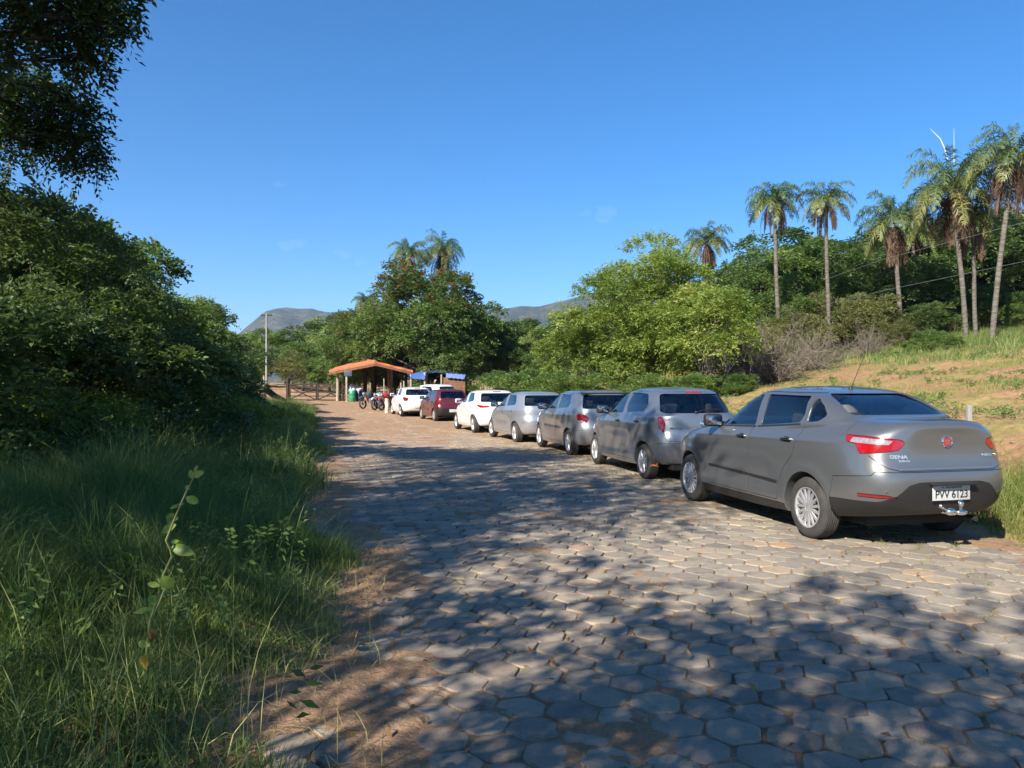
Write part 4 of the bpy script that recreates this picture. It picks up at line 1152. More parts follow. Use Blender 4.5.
# ------------------------------------------------------------------ aerial haze over the whole place
m = bpy.data.materials.new('air_haze'); m.use_nodes = True; nt = m.node_tree; nt.nodes.clear(); out = nt.nodes.new('ShaderNodeOutputMaterial')
pv = N(nt, 'ShaderNodeVolumePrincipled'); pv.inputs['Color'].default_value = (.55, .75, 1, 1); pv.inputs['Density'].default_value = HAZE; pv.inputs['Anisotropy'].default_value = .2
nt.links.new(pv.outputs[0], out.inputs['Volume'])
if HAZE > 0:
    mb = MB(); lo_ = Vector((-6600, -1700, -3)); hi_ = Vector((6600, 7400, 560)); mb.box((lo_+hi_)/2, tuple(hi_-lo_)); o = mb.build('haze', [m], None, smooth=0); tag(o, kind='stuff')
# ================================================================== WORLD, SUN, CAMERA
SUN_AZ = Vector((-.56, -.83, 0)).normalized()
SUN_EL = R(34)
w = bpy.data.worlds.new('World'); SC.world = w; w.use_nodes = True
nt = w.node_tree; sky = nt.nodes.new('ShaderNodeTexSky'); sky.sky_type = 'NISHITA'; sky.sun_disc = False
sky.sun_elevation = SUN_EL; sky.sun_rotation = math.atan2(SUN_AZ.x, SUN_AZ.y)
sky.altitude = 1200; sky.air_density = 1.0; sky.dust_density = 0.0; sky.ozone_density = 6.0
hs = nt.nodes.new('ShaderNodeHueSaturation'); hs.inputs['Saturation'].default_value = 1.24; hs.inputs['Value'].default_value = 1.1
nt.links.new(sky.outputs[0], hs.inputs['Color']); nt.links.new(hs.outputs[0], nt.nodes['Background'].inputs[0]); nt.nodes['Background'].inputs[1].default_value = .072
l = bpy.data.lights.new('sun', 'SUN'); l.energy = 5.0; l.angle = R(.53); l.color = (1.0, .93, .82)
lo = bpy.data.objects.new('sun', l); COL.objects.link(lo)
SV = Vector((SUN_AZ.x*math.cos(SUN_EL), SUN_AZ.y*math.cos(SUN_EL), math.sin(SUN_EL)))
lo.rotation_euler = SV.to_track_quat('Z', 'Y').to_euler(); lo.location = (-20, -30, 40)
SC.view_settings.view_transform = 'Standard'; SC.view_settings.look = 'None'; SC.view_settings.gamma = 1
SC.view_settings.exposure = 1.25; SC.view_settings.use_curve_mapping = False
cam = bpy.data.cameras.new('camera'); co = bpy.data.objects.new('camera', cam); COL.objects.link(co); SC.camera = co
cam.sensor_width = 36; cam.lens = FPX/1024*36; cam.clip_end = 12000; cam.clip_start = .05
co.location = (0, 0, EYE); co.rotation_euler = (R(90), 0, 0)

# ================================================================== GROUND
def geom_axis(lo, hi, d0, fine_lo, fine_hi, grow):
    a = list(np.arange(fine_lo, fine_hi, d0))
    d = d0; x = a[-1]
    while x < hi: d *= grow; x += d; a.append(x)
    d = d0; x = a[0]; b = []
    while x > lo: d *= grow; x -= d; b.append(x)
    return np.array(b[::-1]+a)
ua = geom_axis(-120, 6000, .085, 2.0, 15.0, 1.035)
va = geom_axis(-4500, 4500, .085, -1.5, 9.5, 1.045)
UU, VV = np.meshgrid(ua, va, indexing='ij')
GX = UU*DX+VV*NX; GY = UU*DY+VV*NY
GZ = ground(GX, GY)
nu, nv = UU.shape
idx = np.arange(nu*nv).reshape(nu, nv)
F = np.stack([idx[:-1, :-1], idx[1:, :-1], idx[1:, 1:], idx[:-1, 1:]], -1).reshape(-1, 4)[:, ::-1]
m, nt, out = mat('earth_and_dry_grass')
geo = N(nt, 'ShaderNodeNewGeometry')
at_ = N(nt, 'ShaderNodeAttribute', attribute_name='tint')
n1 = noise(nt, .55, 7, .62, geo.outputs['Position']); n2 = noise(nt, 5, 6, .7, geo.outputs['Position']); n3 = noise(nt, 60, 4, .7, geo.outputs['Position'])
soil = ramp(nt, n2.outputs[0], [(.25, (.20, .115, .06)), (.5, (.33, .19, .10)), (.75, (.45, .28, .15))])
dry = ramp(nt, n2.outputs[0], [(.25, (.14, .125, .04)), (.5, (.27, .21, .08)), (.8, (.42, .31, .14))])
sand = ramp(nt, n2.outputs[0], [(.25, (.25, .15, .09)), (.55, (.37, .235, .14)), (.8, (.46, .31, .20))])
# patches: dry grass over orange soil on the banks
pr = ramp(nt, n1.outputs[0], [(.44, (0, 0, 0)), (.56, (1, 1, 1))])
mx = N(nt, 'ShaderNodeMix', data_type='RGBA'); nt.links.new(pr.outputs[0], mx.inputs[0]); nt.links.new(soil.outputs[0], mx.inputs[6]); nt.links.new(dry.outputs[0], mx.inputs[7])
mx2 = N(nt, 'ShaderNodeMix', data_type='RGBA'); nt.links.new(at_.outputs['Fac'], mx2.inputs[0]); nt.links.new(mx.outputs[2], mx2.inputs[6]); nt.links.new(sand.outputs[0], mx2.inputs[7])
fine = N(nt, 'ShaderNodeMix', data_type='RGBA', blend_type='OVERLAY'); fine.inputs[0].default_value = .45
nt.links.new(mx2.outputs[2], fine.inputs[6]); nt.links.new(n3.outputs[0], fine.inputs[7])
p = N(nt, 'ShaderNodeBsdfPrincipled'); p.inputs['Roughness'].default_value = .95; p.inputs['Specular IOR Level'].default_value = .15
nt.links.new(fine.outputs[2], p.inputs['Base Color'])
b = N(nt, 'ShaderNodeBump'); b.inputs['Strength'].default_value = .9; b.inputs['Distance'].default_value = .05
n4 = noise(nt, 22, 6, .7, geo.outputs['Position']); nt.links.new(n4.outputs[0], b.inputs['Height']); nt.links.new(b.outputs[0], p.inputs['Normal'])
nt.links.new(p.outputs[0], out.inputs[0])
road_w = sstep(VV, -1.2, -.2)*(1-sstep(VV, 6.5, 7.6))*sstep(UU, -20, -8)
track = sstep(UU, 55, 60)*(1-sstep(np.hypot(VV+6, (UU-72)*.6), 10, 16))
tint = np.clip(road_w+track, 0, 1)
me = np_mesh('ground', np.stack([GX, GY, GZ], -1).reshape(-1, 3), F, m, tint.ravel(), smooth=True)
tag(link('ground', me), kind='structure')

# ------------------------------------------------------------------ hexagonal concrete pavers
def pavers():
    rng = np.random.default_rng(3)
    ap = .1232; pitch = .25
    pos = []
    rowv = pitch*math.sqrt(3)/2
    for j in range(-1, 33):
        v = -.10 + j*rowv
        for i in range(-16, 212):
            u = i*pitch + (pitch/2 if j % 2 else 0)
            lo_ = -.02+.16*math.sin(u*1.3)+.12*math.sin(u*3.1+1)+.1*math.sin(u*.37)
            if v < lo_ or v > 6.75+.12*math.sin(u*1.7): continue
            pos.append((u, v))
    pos = np.array(pos); n = len(pos)
    M = 12
    # outline of a hexagon with softened corners, corners pointing across the road
    ang = []; 
    for k in range(6):
        for s in (-1, 1): ang.append(math.radians(60*k)+s*.12)
    R_ = ap/math.cos(math.pi/6)*.975
    base = np.stack([np.cos(ang), np.sin(ang)], 1)   # x -> v , y -> u
    rad = []
    for a in ang:
        rel = (a % math.radians(60))
        rel = min(rel, math.radians(60)-rel)
        rad.append(min(ap/math.cos(math.radians(30)-rel), R_))
    rad = np.array(rad)
    rings = [(1.01, -.06), (1.005, -.009), (.982, -.0025), (.94, .0), (.5, .001)]
    V = []
    rot = rng.normal(0, .02, n); tx = rng.normal(0, .0075, n); ty = rng.normal(0, .0075, n); hz = rng.normal(0, .0025, n)
    jit = rng.normal(0, .0045, (n, 2)); worn = rng.uniform(.915, 1.0, (n, M))
    c, s = np.cos(rot), np.sin(rot)
    for (q, z) in rings:
        rr = rad[None, :]*q*(worn if q > .6 else 1)
        X = rr*base[None, :, 0]; Y = rr*base[None, :, 1]
        X2 = X*c[:, None]-Y*s[:, None]; Y2 = X*s[:, None]+Y*c[:, None]
        Z = z+hz[:, None]+X2*tx[:, None]+Y2*ty[:, None]
        V.append(np.stack([Y2+pos[:, 0:1]+jit[:, 0:1], X2+pos[:, 1:2]+jit[:, 1:2], Z], -1))
    V = np.stack(V, 1)                                 # n, rings, M, 3
    nr = len(rings)
    U_, V_ = V[..., 0], V[..., 1]
    x = U_*DX+V_*NX; y = U_*DY+V_*NY
    cx = pos[:, 0]*DX+pos[:, 1]*NX; cy = pos[:, 0]*DY+pos[:, 1]*NY
    z = V[..., 2]+ground0(cx, cy)[:, None, None]
    W = np.stack([x, y, z], -1).reshape(n, nr*M, 3)
    f4 = []
    for r in range(nr-1):
        for k in range(M): f4.append([r*M+k, (r+1)*M+k, (r+1)*M+(k+1) % M, r*M+(k+1) % M])
    for k in range(1, M-2, 2):
        o = (nr-1)*M; f4.append([o, o+k+2, o+k+1, o+k])
    f4 = np.array(f4)[:, ::-1]
    F = (f4[None]+(np.arange(n)*nr*M)[:, None, None]).reshape(-1, 4)
    t = np.repeat(rng.uniform(0, 1, n), nr*M)
    m, nt, out = mat('worn_concrete_paver')
    geo = N(nt, 'ShaderNodeNewGeometry'); at_ = N(nt, 'ShaderNodeAttribute', attribute_name='tint')
    nA = noise(nt, .35, 5, .6, geo.outputs['Position']); nB = noise(nt, 9, 6, .65, geo.outputs['Position']); nC = noise(nt, 160, 3, .8, geo.outputs['Position'])
    base_ = ramp(nt, at_.outputs['Fac'], [(0, (.17, .15, .125)), (.3, (.225, .20, .165)), (.6, (.265, .235, .19)), (.85, (.30, .26, .20)), (.96, (.33, .265, .19)), (1, (.35, .24, .155))])
    # rusty dust: more towards the left edge and further up the road
    sx = N(nt, 'ShaderNodeSeparateXYZ'); nt.links.new(geo.outputs['Position'], sx.inputs[0])
    vv = N(nt, 'ShaderNodeMath', operation='MULTIPLY_ADD'); nt.links.new(sx.outputs[0], vv.inputs[0]); vv.inputs[1].default_value = NX
    v2 = N(nt, 'ShaderNodeMath', operation='MULTIPLY'); nt.links.new(sx.outputs[1], v2.inputs[0]); v2.inputs[1].default_value = NY; nt.links.new(v2.outputs[0], vv.inputs[2])
    e = N(nt, 'ShaderNodeMapRange'); nt.links.new(vv.outputs[0], e.inputs[0]); e.inputs[1].default_value = 0; e.inputs[2].default_value = 3.2; e.inputs[3].default_value = .40; e.inputs[4].default_value = .10
    yy = N(nt, 'ShaderNodeMapRange'); nt.links.new(sx.outputs[1], yy.inputs[0]); yy.inputs[1].default_value = 9; yy.inputs[2].default_value = 26; yy.inputs[3].default_value = .0; yy.inputs[4].default_value = .62
    mxx = N(nt, 'ShaderNodeMath', operation='ADD', use_clamp=True); nt.links.new(e.outputs[0], mxx.inputs[0]); nt.links.new(yy.outputs[0], mxx.inputs[1])
    nr_ = ramp(nt, nA.outputs[0], [(.3, (.35, .35, .35)), (.7, (1, 1, 1))])
    mm = N(nt, 'ShaderNodeMath', operation='MULTIPLY'); nt.links.new(mxx.outputs[0], mm.inputs[0]); nt.links.new(nr_.outputs[0], mm.inputs[1])
    nb = ramp(nt, nB.outputs[0], [(.35, (.5, .5, .5)), (.65, (1, 1, 1))])
    m3 = N(nt, 'ShaderNodeMath', operation='MULTIPLY'); nt.links.new(mm.outputs[0], m3.inputs[0]); nt.links.new(nb.outputs[0], m3.inputs[1])
    mx = N(nt, 'ShaderNodeMix', data_type='RGBA'); nt.links.new(m3.outputs[0], mx.inputs[0]); nt.links.new(base_.outputs[0], mx.inputs[6]); mx.inputs[7].default_value = (.44, .285, .175, 1)
    # bare aggregate and stains
    st = ramp(nt, nB.outputs[0], [(.25, (.48, .47, .46)), (.45, (.95, .95, .95)), (.75, (1.22, 1.18, 1.12))])
    m4 = N(nt, 'ShaderNodeMix', data_type='RGBA', blend_type='MULTIPLY'); m4.inputs[0].default_value = .8; nt.links.new(mx.outputs[2], m4.inputs[6]); nt.links.new(st.outputs[0], m4.inputs[7])
    gr = ramp(nt, nC.outputs[0], [(.3, (.52, .52, .52)), (.5, (1, 1, 1)), (.72, (1.4, 1.36, 1.3))])
    m5 = N(nt, 'ShaderNodeMix', data_type='RGBA', blend_type='MULTIPLY'); m5.inputs[0].default_value = .8; nt.links.new(m4.outputs[2], m5.inputs[6]); nt.links.new(gr.outputs[0], m5.inputs[7])
    p = N(nt, 'ShaderNodeBsdfPrincipled'); p.inputs['Roughness'].default_value = .88; p.inputs['Specular IOR Level'].default_value = .3
    nt.links.new(m5.outputs[2], p.inputs['Base Color'])
    b = N(nt, 'ShaderNodeBump'); b.inputs['Strength'].default_value = .5; b.inputs['Distance'].default_value = .004
    ad = N(nt, 'ShaderNodeMath', operation='MULTIPLY_ADD'); nt.links.new(nB.outputs[0], ad.inputs[0]); ad.inputs[1].default_value = 1.5; nt.links.new(nC.outputs[0], ad.inputs[2])
    nt.links.new(ad.outputs[0], b.inputs['Height']); nt.links.new(b.outputs[0], p.inputs['Normal'])
    nt.links.new(p.outputs[0], out.inputs[0])
    me = np_mesh('road', W.reshape(-1, 3), F, m, t, smooth=False)
    tag(link('road', me), kind='structure')
pavers()

# ------------------------------------------------------------------ far hills
def hills(name, dist, depth, prof, col, seed):
    rng = np.random.default_rng(seed)
    az = np.linspace(R(-58), R(58), 260)               # from +y, to the right
    pxs = 512+FPX*np.tan(az)
    H = np.interp(pxs, [p[0] for p in prof], [(383.5-p[1]) for p in prof])/FPX
    rows = 26; V = []
    for j in range(rows):
        t = j/(rows-1)
        d = dist + depth*(t-.0)
        prof_t = math.sin(min(t/.62, 1)*math.pi/2)**1.1 if t < .62 else 1-.5*(t-.62)/.38
        for i, a in enumerate(az):
            dd = d/math.cos(a)
            x, y = dd*math.sin(a), dd*math.cos(a)
            h = H[i]*(dist+depth*.62)*prof_t
            rid = 1+ .09*(math.sin(a*60+t*5)+.6*math.sin(a*140+t*9+1)+.4*math.sin(a*300-t*7))*max(0, 1-abs(t-.28)/.3)
            V.append((x, y, h*rid-8*(j == 0)+float(rng.normal(0, dist*.0004))))
    idx = np.arange(rows*len(az)).reshape(rows, len(az))
    F = np.stack([idx[:-1, :-1], idx[:-1, 1:], idx[1:, 1:], idx[1:, :-1]], -1).reshape(-1, 4)
    me = np_mesh(name, V, F, col, smooth=True); tag(link(name, me), kind='structure')
m, nt, out = mat('wooded_hillside')
geo = N(nt, 'ShaderNodeNewGeometry'); n = noise(nt, .012, 9, .7, geo.outputs['Position']); n2 = noise(nt, .05, 8, .75, geo.outputs['Position'])
r = ramp(nt, n.outputs[0], [(.35, (.035, .05, .025)), (.5, (.08, .085, .045)), (.62, (.16, .125, .10))])
r2 = ramp(nt, n2.outputs[0], [(.3, (.5, .5, .5)), (.7, (1.3, 1.3, 1.3))])
mx = N(nt, 'ShaderNodeMix', data_type='RGBA', blend_type='MULTIPLY'); mx.inputs[0].default_value = 1; nt.links.new(r.outputs[0], mx.inputs[6]); nt.links.new(r2.outputs[0], mx.inputs[7])
p = N(nt, 'ShaderNodeBsdfPrincipled'); p.inputs['Roughness'].default_value = 1; p.inputs['Specular IOR Level'].default_value = 0
b = N(nt, 'ShaderNodeBump'); b.inputs['Distance'].default_value = 25; b.inputs['Strength'].default_value = .8; nt.links.new(n2.outputs[0], b.inputs['Height']); nt.links.new(b.outputs[0], p.inputs['Normal'])
nt.links.new(mx.outputs[2], p.inputs['Base Color']); nt.links.new(p.outputs[0], out.inputs[0])
hills('hills', 2600, 1200, [(-700, 350), (60, 352), (180, 352), (235, 338), (252, 322), (266, 311), (285, 307), (312, 309), (330, 313), (345, 311), (362, 315), (378, 312), (400, 308), (440, 309), (480, 312), (505, 309), (520, 306), (540, 306), (566, 300), (600, 292), (650, 290), (740, 300), (900, 320), (1700, 345)], m, 1)

# ------------------------------------------------------------------ small fair weather clouds
m, nt, out = mat('cloud_wisp')
pv = N(nt, 'ShaderNodeVolumePrincipled'); pv.inputs['Color'].default_value = (1, 1, 1, 1); pv.inputs['Density'].default_value = .0016
tc = N(nt, 'ShaderNodeTexCoord'); n = noise(nt, 2.0, 5, .6, tc.outputs['Object']); r = ramp(nt, n.outputs[0], [(.45, (0, 0, 0)), (.7, (1, 1, 1))])
mu = N(nt, 'ShaderNodeMath', operation='MULTIPLY'); nt.links.new(r.outputs[0], mu.inputs[0]); mu.inputs[1].default_value = .003; nt.links.new(mu.outputs[0], pv.inputs['Density'])
nt.links.new(pv.outputs[0], out.inputs['Volume'])

def cloud(px, py, wpx, hpx, seed):
    D_ = 9000; rng_ = random.Random(seed); mb = MB()
    for k in range(5):
        c = at(px+rng_.uniform(-.35, .35)*wpx, py+rng_.uniform(-.3, .3)*hpx, D_+rng_.uniform(-60, 60)); w_ = wpx/FPX*D_*rng_.uniform(.25, .45); h_ = hpx/FPX*D_*rng_.uniform(.3, .5)
        mb.ell(c, (w_, w_*.6, h_), 0, 16, 10)
    o = mb.build('cloud', [CLOUD], None, smooth=60); tag(o, kind='structure')
CLOUD = m
cloud(293, 244, 26, 11, 1); cloud(341, 254, 14, 8, 2); cloud(361, 262, 12, 7, 3); cloud(279, 184, 11, 5, 4); cloud(602, 215, 22, 14, 5); cloud(585, 213, 14, 6, 6)
# ================================================================== PLANTS
def sprays(C, D, rng, nl=9, ll=.10, lw=.04, sl=.35, droop=.25, fold=.15, spread=1.0, tint=None):
    """sprays of leaves: C centres, D directions; leaves alternate along a drooping twig"""
    n = len(C)
    D = D/np.maximum(np.linalg.norm(D, axis=1, keepdims=True), 1e-6)
    up = np.array([0, 0, 1.0])
    S = np.cross(D, up); S += rng.normal(0, .15, S.shape); S /= np.maximum(np.linalg.norm(S, axis=1, keepdims=True), 1e-6)
    Nn = np.cross(S, D); Nn /= np.maximum(np.linalg.norm(Nn, axis=1, keepdims=True), 1e-6)
    L = np.arange(nl)
    t = (L+.5)/nl
    sd = np.where(L % 2 == 0, 1.0, -1.0)
    slen = sl*rng.uniform(.7, 1.25, n)
    base = C[:, None, :]+D[:, None, :]*(t[None, :, None]*slen[:, None, None]) - up*(droop*slen[:, None, None]*(t[None, :, None]**2))
    ld = D[:, None, :]*rng.uniform(.25, .9, (n, nl, 1)) + S[:, None, :]*(sd[None, :, None]*spread) + Nn[:, None, :]*rng.normal(0.1, .45, (n, nl, 1)) - up*rng.uniform(0, .5, (n, nl, 1))
    ld /= np.linalg.norm(ld, axis=2, keepdims=True)
    ln = np.cross(ld, D[:, None, :]+rng.normal(0, .35, (n, nl, 3))); ln /= np.maximum(np.linalg.norm(ln, axis=2, keepdims=True), 1e-6)
    wv = np.cross(ln, ld)
    a = ll*rng.uniform(.7, 1.3, (n, nl, 1)); wd = lw*rng.uniform(.7, 1.25, (n, nl, 1))
    p0 = base; p2 = base+ld*a-up*a*.12
    mid = base+ld*a*.45
    p1 = mid+wv*wd*.5+ln*wd*fold; p3 = mid-wv*wd*.5+ln*wd*fold
    V = np.stack([p0, p1, p2, p3], 2).reshape(-1, 3)
    F = np.arange(n*nl*4).reshape(-1, 4)
    tt = (rng.normal(0, .07, (n, nl)) + (tint[:, None] if tint is not None else .5))
    return V, F, np.repeat(tt.ravel(), 4)
def crown_points(rng, centre, rad, nlobe, nspray, lobe_r=.34, low=-.55, shell=.55):
    "spray positions gathered in uneven clumps through and over an ellipsoid"
    C = []; D = []; T = []
    rad = np.array(rad); lobes = []
    for i in range(nlobe):
        while True:
            d = rng.normal(size=3); d /= np.linalg.norm(d)
            if d[2] > low: break
        q = rng.uniform(shell, 1.0)
        lc = d*q*(1-.55*lobe_r)
        lr = lobe_r*rng.uniform(.6, 1.25)
        lobes.append(lc*rad+centre)
        m = max(6, int(nspray/nlobe*rng.uniform(.6, 1.4)))
        e = rng.normal(size=(m, 3)); e[:, 2] = np.abs(e[:, 2])*.9-.35; e += d*.5
        e /= np.linalg.norm(e, axis=1, keepdims=True)
        rr = lr*rng.uniform(.55, 1.05, (m, 1))**.7
        sq = np.array([1, 1, .72])
        P = (lc + e*rr*sq)*rad + centre
        C.append(P); D.append(e*.9+rng.normal(0, .35, (m, 3))+d*.35); T.append(np.full(m, rng.normal(0, .13))+rng.normal(0, .05, m))
    return np.vstack(C), np.vstack(D), np.concatenate(T)+.5, lobes
def branches(mb, root, lobes, centre, r0, rng, m=0, levels=2, lean=(0, 0), n=7):
    root = Vector(root); c = Vector(centre)
    fork = root.lerp(c, .55)+Vector((lean[0], lean[1], 0))
    pts = [root, root.lerp(fork, .4)+Vector(rng.normal(0, r0*.5, 3))*1, fork]
    mb.tube([root-Vector((0, 0, .25))]+pts[0:], [r0*1.35, r0*1.1, r0*.85, r0*.62], n, m)
    for k, lc in enumerate(lobes):
        lc = Vector(lc)
        s = pts[1].lerp(fork, rng.uniform(.3, 1))
        mid = s.lerp(lc, .5)+Vector(rng.normal(0, .12, 3))*(lc-s).length*.6+Vector((0, 0, .05*(lc-s).length))
        rr = r0*rng.uniform(.22, .42)
        mb.tube([s, mid, lc], [rr, rr*.6, rr*.18], 5, m)
LEAF = {
 'shadow': leafmat('shaded_leaves', [(0, (.012, .026, .006)), (.4, (.024, .052, .010)), (.7, (.045, .085, .014)), (1, (.09, .13, .025))], .28),  # overhanging crown's shade put into the leaf colour as a darker green
 'hedge': leafmat('hedge_leaves', [(0, (0.028, 0.0449, 0.0146)), (0.4, (0.0629, 0.1011, 0.0295)), (0.7, (0.1142, 0.1702, 0.049)), (1, (0.1997, 0.2465, 0.0811))], .35),
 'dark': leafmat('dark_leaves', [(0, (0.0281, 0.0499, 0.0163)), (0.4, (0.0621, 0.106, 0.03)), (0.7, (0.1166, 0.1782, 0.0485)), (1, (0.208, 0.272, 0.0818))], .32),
 'mid': leafmat('mid_green_leaves', [(0, (0.0342, 0.0634, 0.0162)), (0.4, (0.0828, 0.1416, 0.0333)), (0.7, (0.1432, 0.2147, 0.0509)), (1, (0.244, 0.3066, 0.085))], .35),
 'light': leafmat('yellow_green_leaves', [(0, (0.0732, 0.1106, 0.0225)), (0.35, (0.1452, 0.2079, 0.0395)), (0.7, (0.2361, 0.3, 0.0594)), (1, (0.352, 0.3812, 0.0979))], .38),
 'olive': leafmat('olive_brown_leaves', [(0, (0.0517, 0.0633, 0.0207)), (0.4, (0.115, 0.1323, 0.0403)), (0.7, (0.184, 0.1898, 0.0633)), (1, (0.276, 0.2415, 0.1035))], .3),
 'rust': leafmat('rusty_seed_pods', [(0, (.10, .035, .015)), (.5, (.22, .075, .03)), (1, (.34, .14, .06))], .3),
 'grass': leafmat('green_grass', [(0, (0.0321, 0.0621, 0.0185)), (0.35, (0.0752, 0.1288, 0.0348)), (0.65, (0.1413, 0.2094, 0.0547)), (0.85, (0.2783, 0.3139, 0.1006)), (1, (0.5303, 0.4757, 0.209))], .35, .55),
 'dry': leafmat('drying_grass', [(0, (.06, .10, .02)), (.4, (.15, .19, .04)), (.7, (.27, .26, .08)), (1, (.42, .34, .16))], .35, .6),
 'palm': leafmat('palm_leaves', [(0, (0.033, 0.066, 0.0275)), (0.45, (0.0715, 0.121, 0.044)), (0.75, (0.154, 0.1815, 0.0495)), (1, (0.297, 0.253, 0.066))], .3, .45),
 'palmdead': leafmat('dead_palm_leaves', [(0, (.05, .028, .018)), (.5, (.11, .065, .04)), (1, (.21, .14, .09))], .15, .8),
}
BARK = barkmat('grey_bark', (.05, .04, .03), (.17, .14, .11))
BARKL = barkmat('pale_bark', (.09, .078, .062), (.22, .19, .155))
PBARK = barkmat('ringed_palm_bark', (.05, .042, .035), (.19, .165, .135), bands=True)
TWIG = barkmat('dry_grey_twigs', (.09, .072, .055), (.22, .19, .15))

def make_tree(name, seed, h, rx, rz, nlobe, nspray, leaf, leafkw, trunk_r=.12, base=.0, bark=BARK, lobe_r=.34, low=-.55, shell=.55, extra=None, ry=None, stems=1):
    """crown centre sits so that its top reaches h; 'base' is the height of the crown's lower edge"""
    rng = np.random.default_rng(seed)
    root = empty(name, (0, 0, 0))
    cz = h-rz
    cen = np.array([0, 0, cz])
    C, D, T, lobes = crown_points(rng, cen, (rx, ry or rx, rz), nlobe, nspray, lobe_r, low, shell)
    ok = C[:, 2] > base
    C, D, T = C[ok], D[ok], T[ok]
    V, F, tt = sprays(C, D, rng, tint=T, **leafkw)
    link('crown', np_mesh('crown', V, F, LEAF[leaf], tt), root)
    if extra:
        k, frac = extra
        top = C[:, 2] > cz+rz*.15
        CC, DD = C[top], D[top]
        sel = rng.random(len(CC)) < frac
        V, F, tt = sprays(CC[sel]+rng.normal(0, .1, (sel.sum(), 3)), DD[sel], rng, tint=None, **dict(leafkw, sl=leafkw['sl']*1.2))
        link('seed_pods', np_mesh('seed_pods', V, F, LEAF[k], tt), root)
    mb = MB()
    L = [l for l in lobes if l[2] > base*.6+.3]
    if stems == 1:
        branches(mb, (0, 0, -.1), L, (0, 0, cz), trunk_r, rng)
    else:
        for s in range(stems):
            a = rng.uniform(0, 6.28); q = rx*.18
            branches(mb, (q*math.cos(a), q*math.sin(a), -.1), L[s::stems], (rx*.45*math.cos(a), rx*.45*math.sin(a), cz), trunk_r*.75, rng)
    mb.build('trunk', [bark], root, smooth=60)
    return root
def place(proto, used, x, y, sc=1.0, rz=None, z=None, label=None, cat='tree', group=None, sz=None, name=None):
    o = proto if not used.get(proto.name) else copy_tree(proto)
    used[proto.name] = True
    o.location = (x, y, (gz(x, y)-.05) if z is None else z)
    o.rotation_euler = (0, 0, random.uniform(0, 6.28) if rz is None else rz)
    o.scale = (sc, sc, sz or sc)
    for k in ('group', 'label', 'category'):
        if k in o: del o[k]
    tag(o, label, cat, group)
    return o
USED = {}
LK_near = dict(nl=11, ll=.115, lw=.05, sl=.36, droop=.35)
LK_mid = dict(nl=9, ll=.17, lw=.075, sl=.5, droop=.3)
LK_far = dict(nl=7, ll=.30, lw=.15, sl=.75, droop=.25)
LK_pinn = dict(nl=14, ll=.13, lw=.05, sl=.55, droop=.5)

# prototypes
bushA = make_tree('leafy_tree', 21, 4.8, 2.5, 2.5, 40, 3900, 'hedge', LK_near, .10, .1, lobe_r=.27, low=-.9, stems=3)
bushB = make_tree('leafy_tree', 22, 4.6, 2.3, 2.4, 34, 3700, 'mid', LK_near, .10, .1, lobe_r=.28, low=-.9, stems=3)
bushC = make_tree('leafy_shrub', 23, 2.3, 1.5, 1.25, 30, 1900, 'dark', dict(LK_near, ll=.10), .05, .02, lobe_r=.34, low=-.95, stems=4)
bushD = make_tree('leafy_shrub', 24, 1.6, 1.1, .9, 22, 1100, 'light', dict(LK_near, ll=.085, lw=.045, nl=9), .035, .02, lobe_r=.36, low=-.95, stems=4)

hedge = [ # px, Y, top px row, proto, label
 (12, 13.0, 190, bushA, 'tall dark leafy tree at the left edge of the picture, under the overhanging branches'),
 (80, 16.5, 208, bushB, 'bright topped leafy tree just right of the tall one at the left edge'),
 (114, 20.5, 244, bushA, 'dark leafy tree in the hedge with a rounded shoulder against the sky'),
 (160, 25.5, 276, bushB, 'leafy tree in the hedge where its skyline starts to drop'),
 (194, 31.0, 298, bushA, 'dark leafy tree low on the hedge skyline left of the gate'),
 (212, 38.0, 322, bushB, 'leafy tree near the far end of the hedge left of the gate'),
 (234, 46.0, 338, bushA, 'last dark tree of the hedge, its crown ending before the hills')]
for px, Y, ty, pr, lab in hedge:
    P = at(px, 383, Y); g = gz(P.x, P.y); hh = EYE+(383.5-ty)/FPX*Y-g
    place(pr, USED, P.x, P.y, sc=hh/4.7*.92, label=lab, group='trees of the hedge left of the road', sz=hh/4.75)
hd2 = [(-70, 15.5, 205, bushB, 'deep green tree filling the left border of the picture'), (30, 20.5, 215, bushA, 'shaded tree behind the two nearest trees of the left hedge'),
       (85, 27, 255, bushB, 'tree standing behind the middle of the left hedge'), (135, 36, 290, bushA, 'tree behind the sloping part of the left hedge'), (180, 47, 322, bushB, 'far tree behind the low end of the left hedge')]
for px, Y, ty, pr, lab in hd2:
    P = at(px, 383, Y); g = gz(P.x, P.y); hh = EYE+(383.5-ty)/FPX*Y-g
    place(pr, USED, P.x, P.y, sc=hh/4.7*1.1, label=lab, group='trees of the hedge left of the road', sz=hh/4.75)
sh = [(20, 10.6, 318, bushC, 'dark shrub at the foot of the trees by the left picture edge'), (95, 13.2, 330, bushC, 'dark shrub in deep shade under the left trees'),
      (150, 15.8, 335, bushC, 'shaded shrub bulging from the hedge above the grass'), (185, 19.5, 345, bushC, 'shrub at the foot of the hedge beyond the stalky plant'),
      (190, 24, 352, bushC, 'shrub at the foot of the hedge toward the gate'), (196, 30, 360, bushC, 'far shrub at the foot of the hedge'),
      (70, 11.6, 392, bushD, 'small yellow green bush glowing among the dark shrubs'), (225, 19.0, 396, bushD, 'light green bush in the grass short of the road bend'),
      (240, 25.5, 398, bushD, 'light green weedy bush at the grass tip beside the road'), (276, 25.0, 407, bushD, 'outermost low weedy bush of the verge touching the road'),
      (214, 34, 380, bushD, 'small pale bush below the log rail'), (196, 16.6, 396, bushD, 'low light green bush rising from the tall grass')]
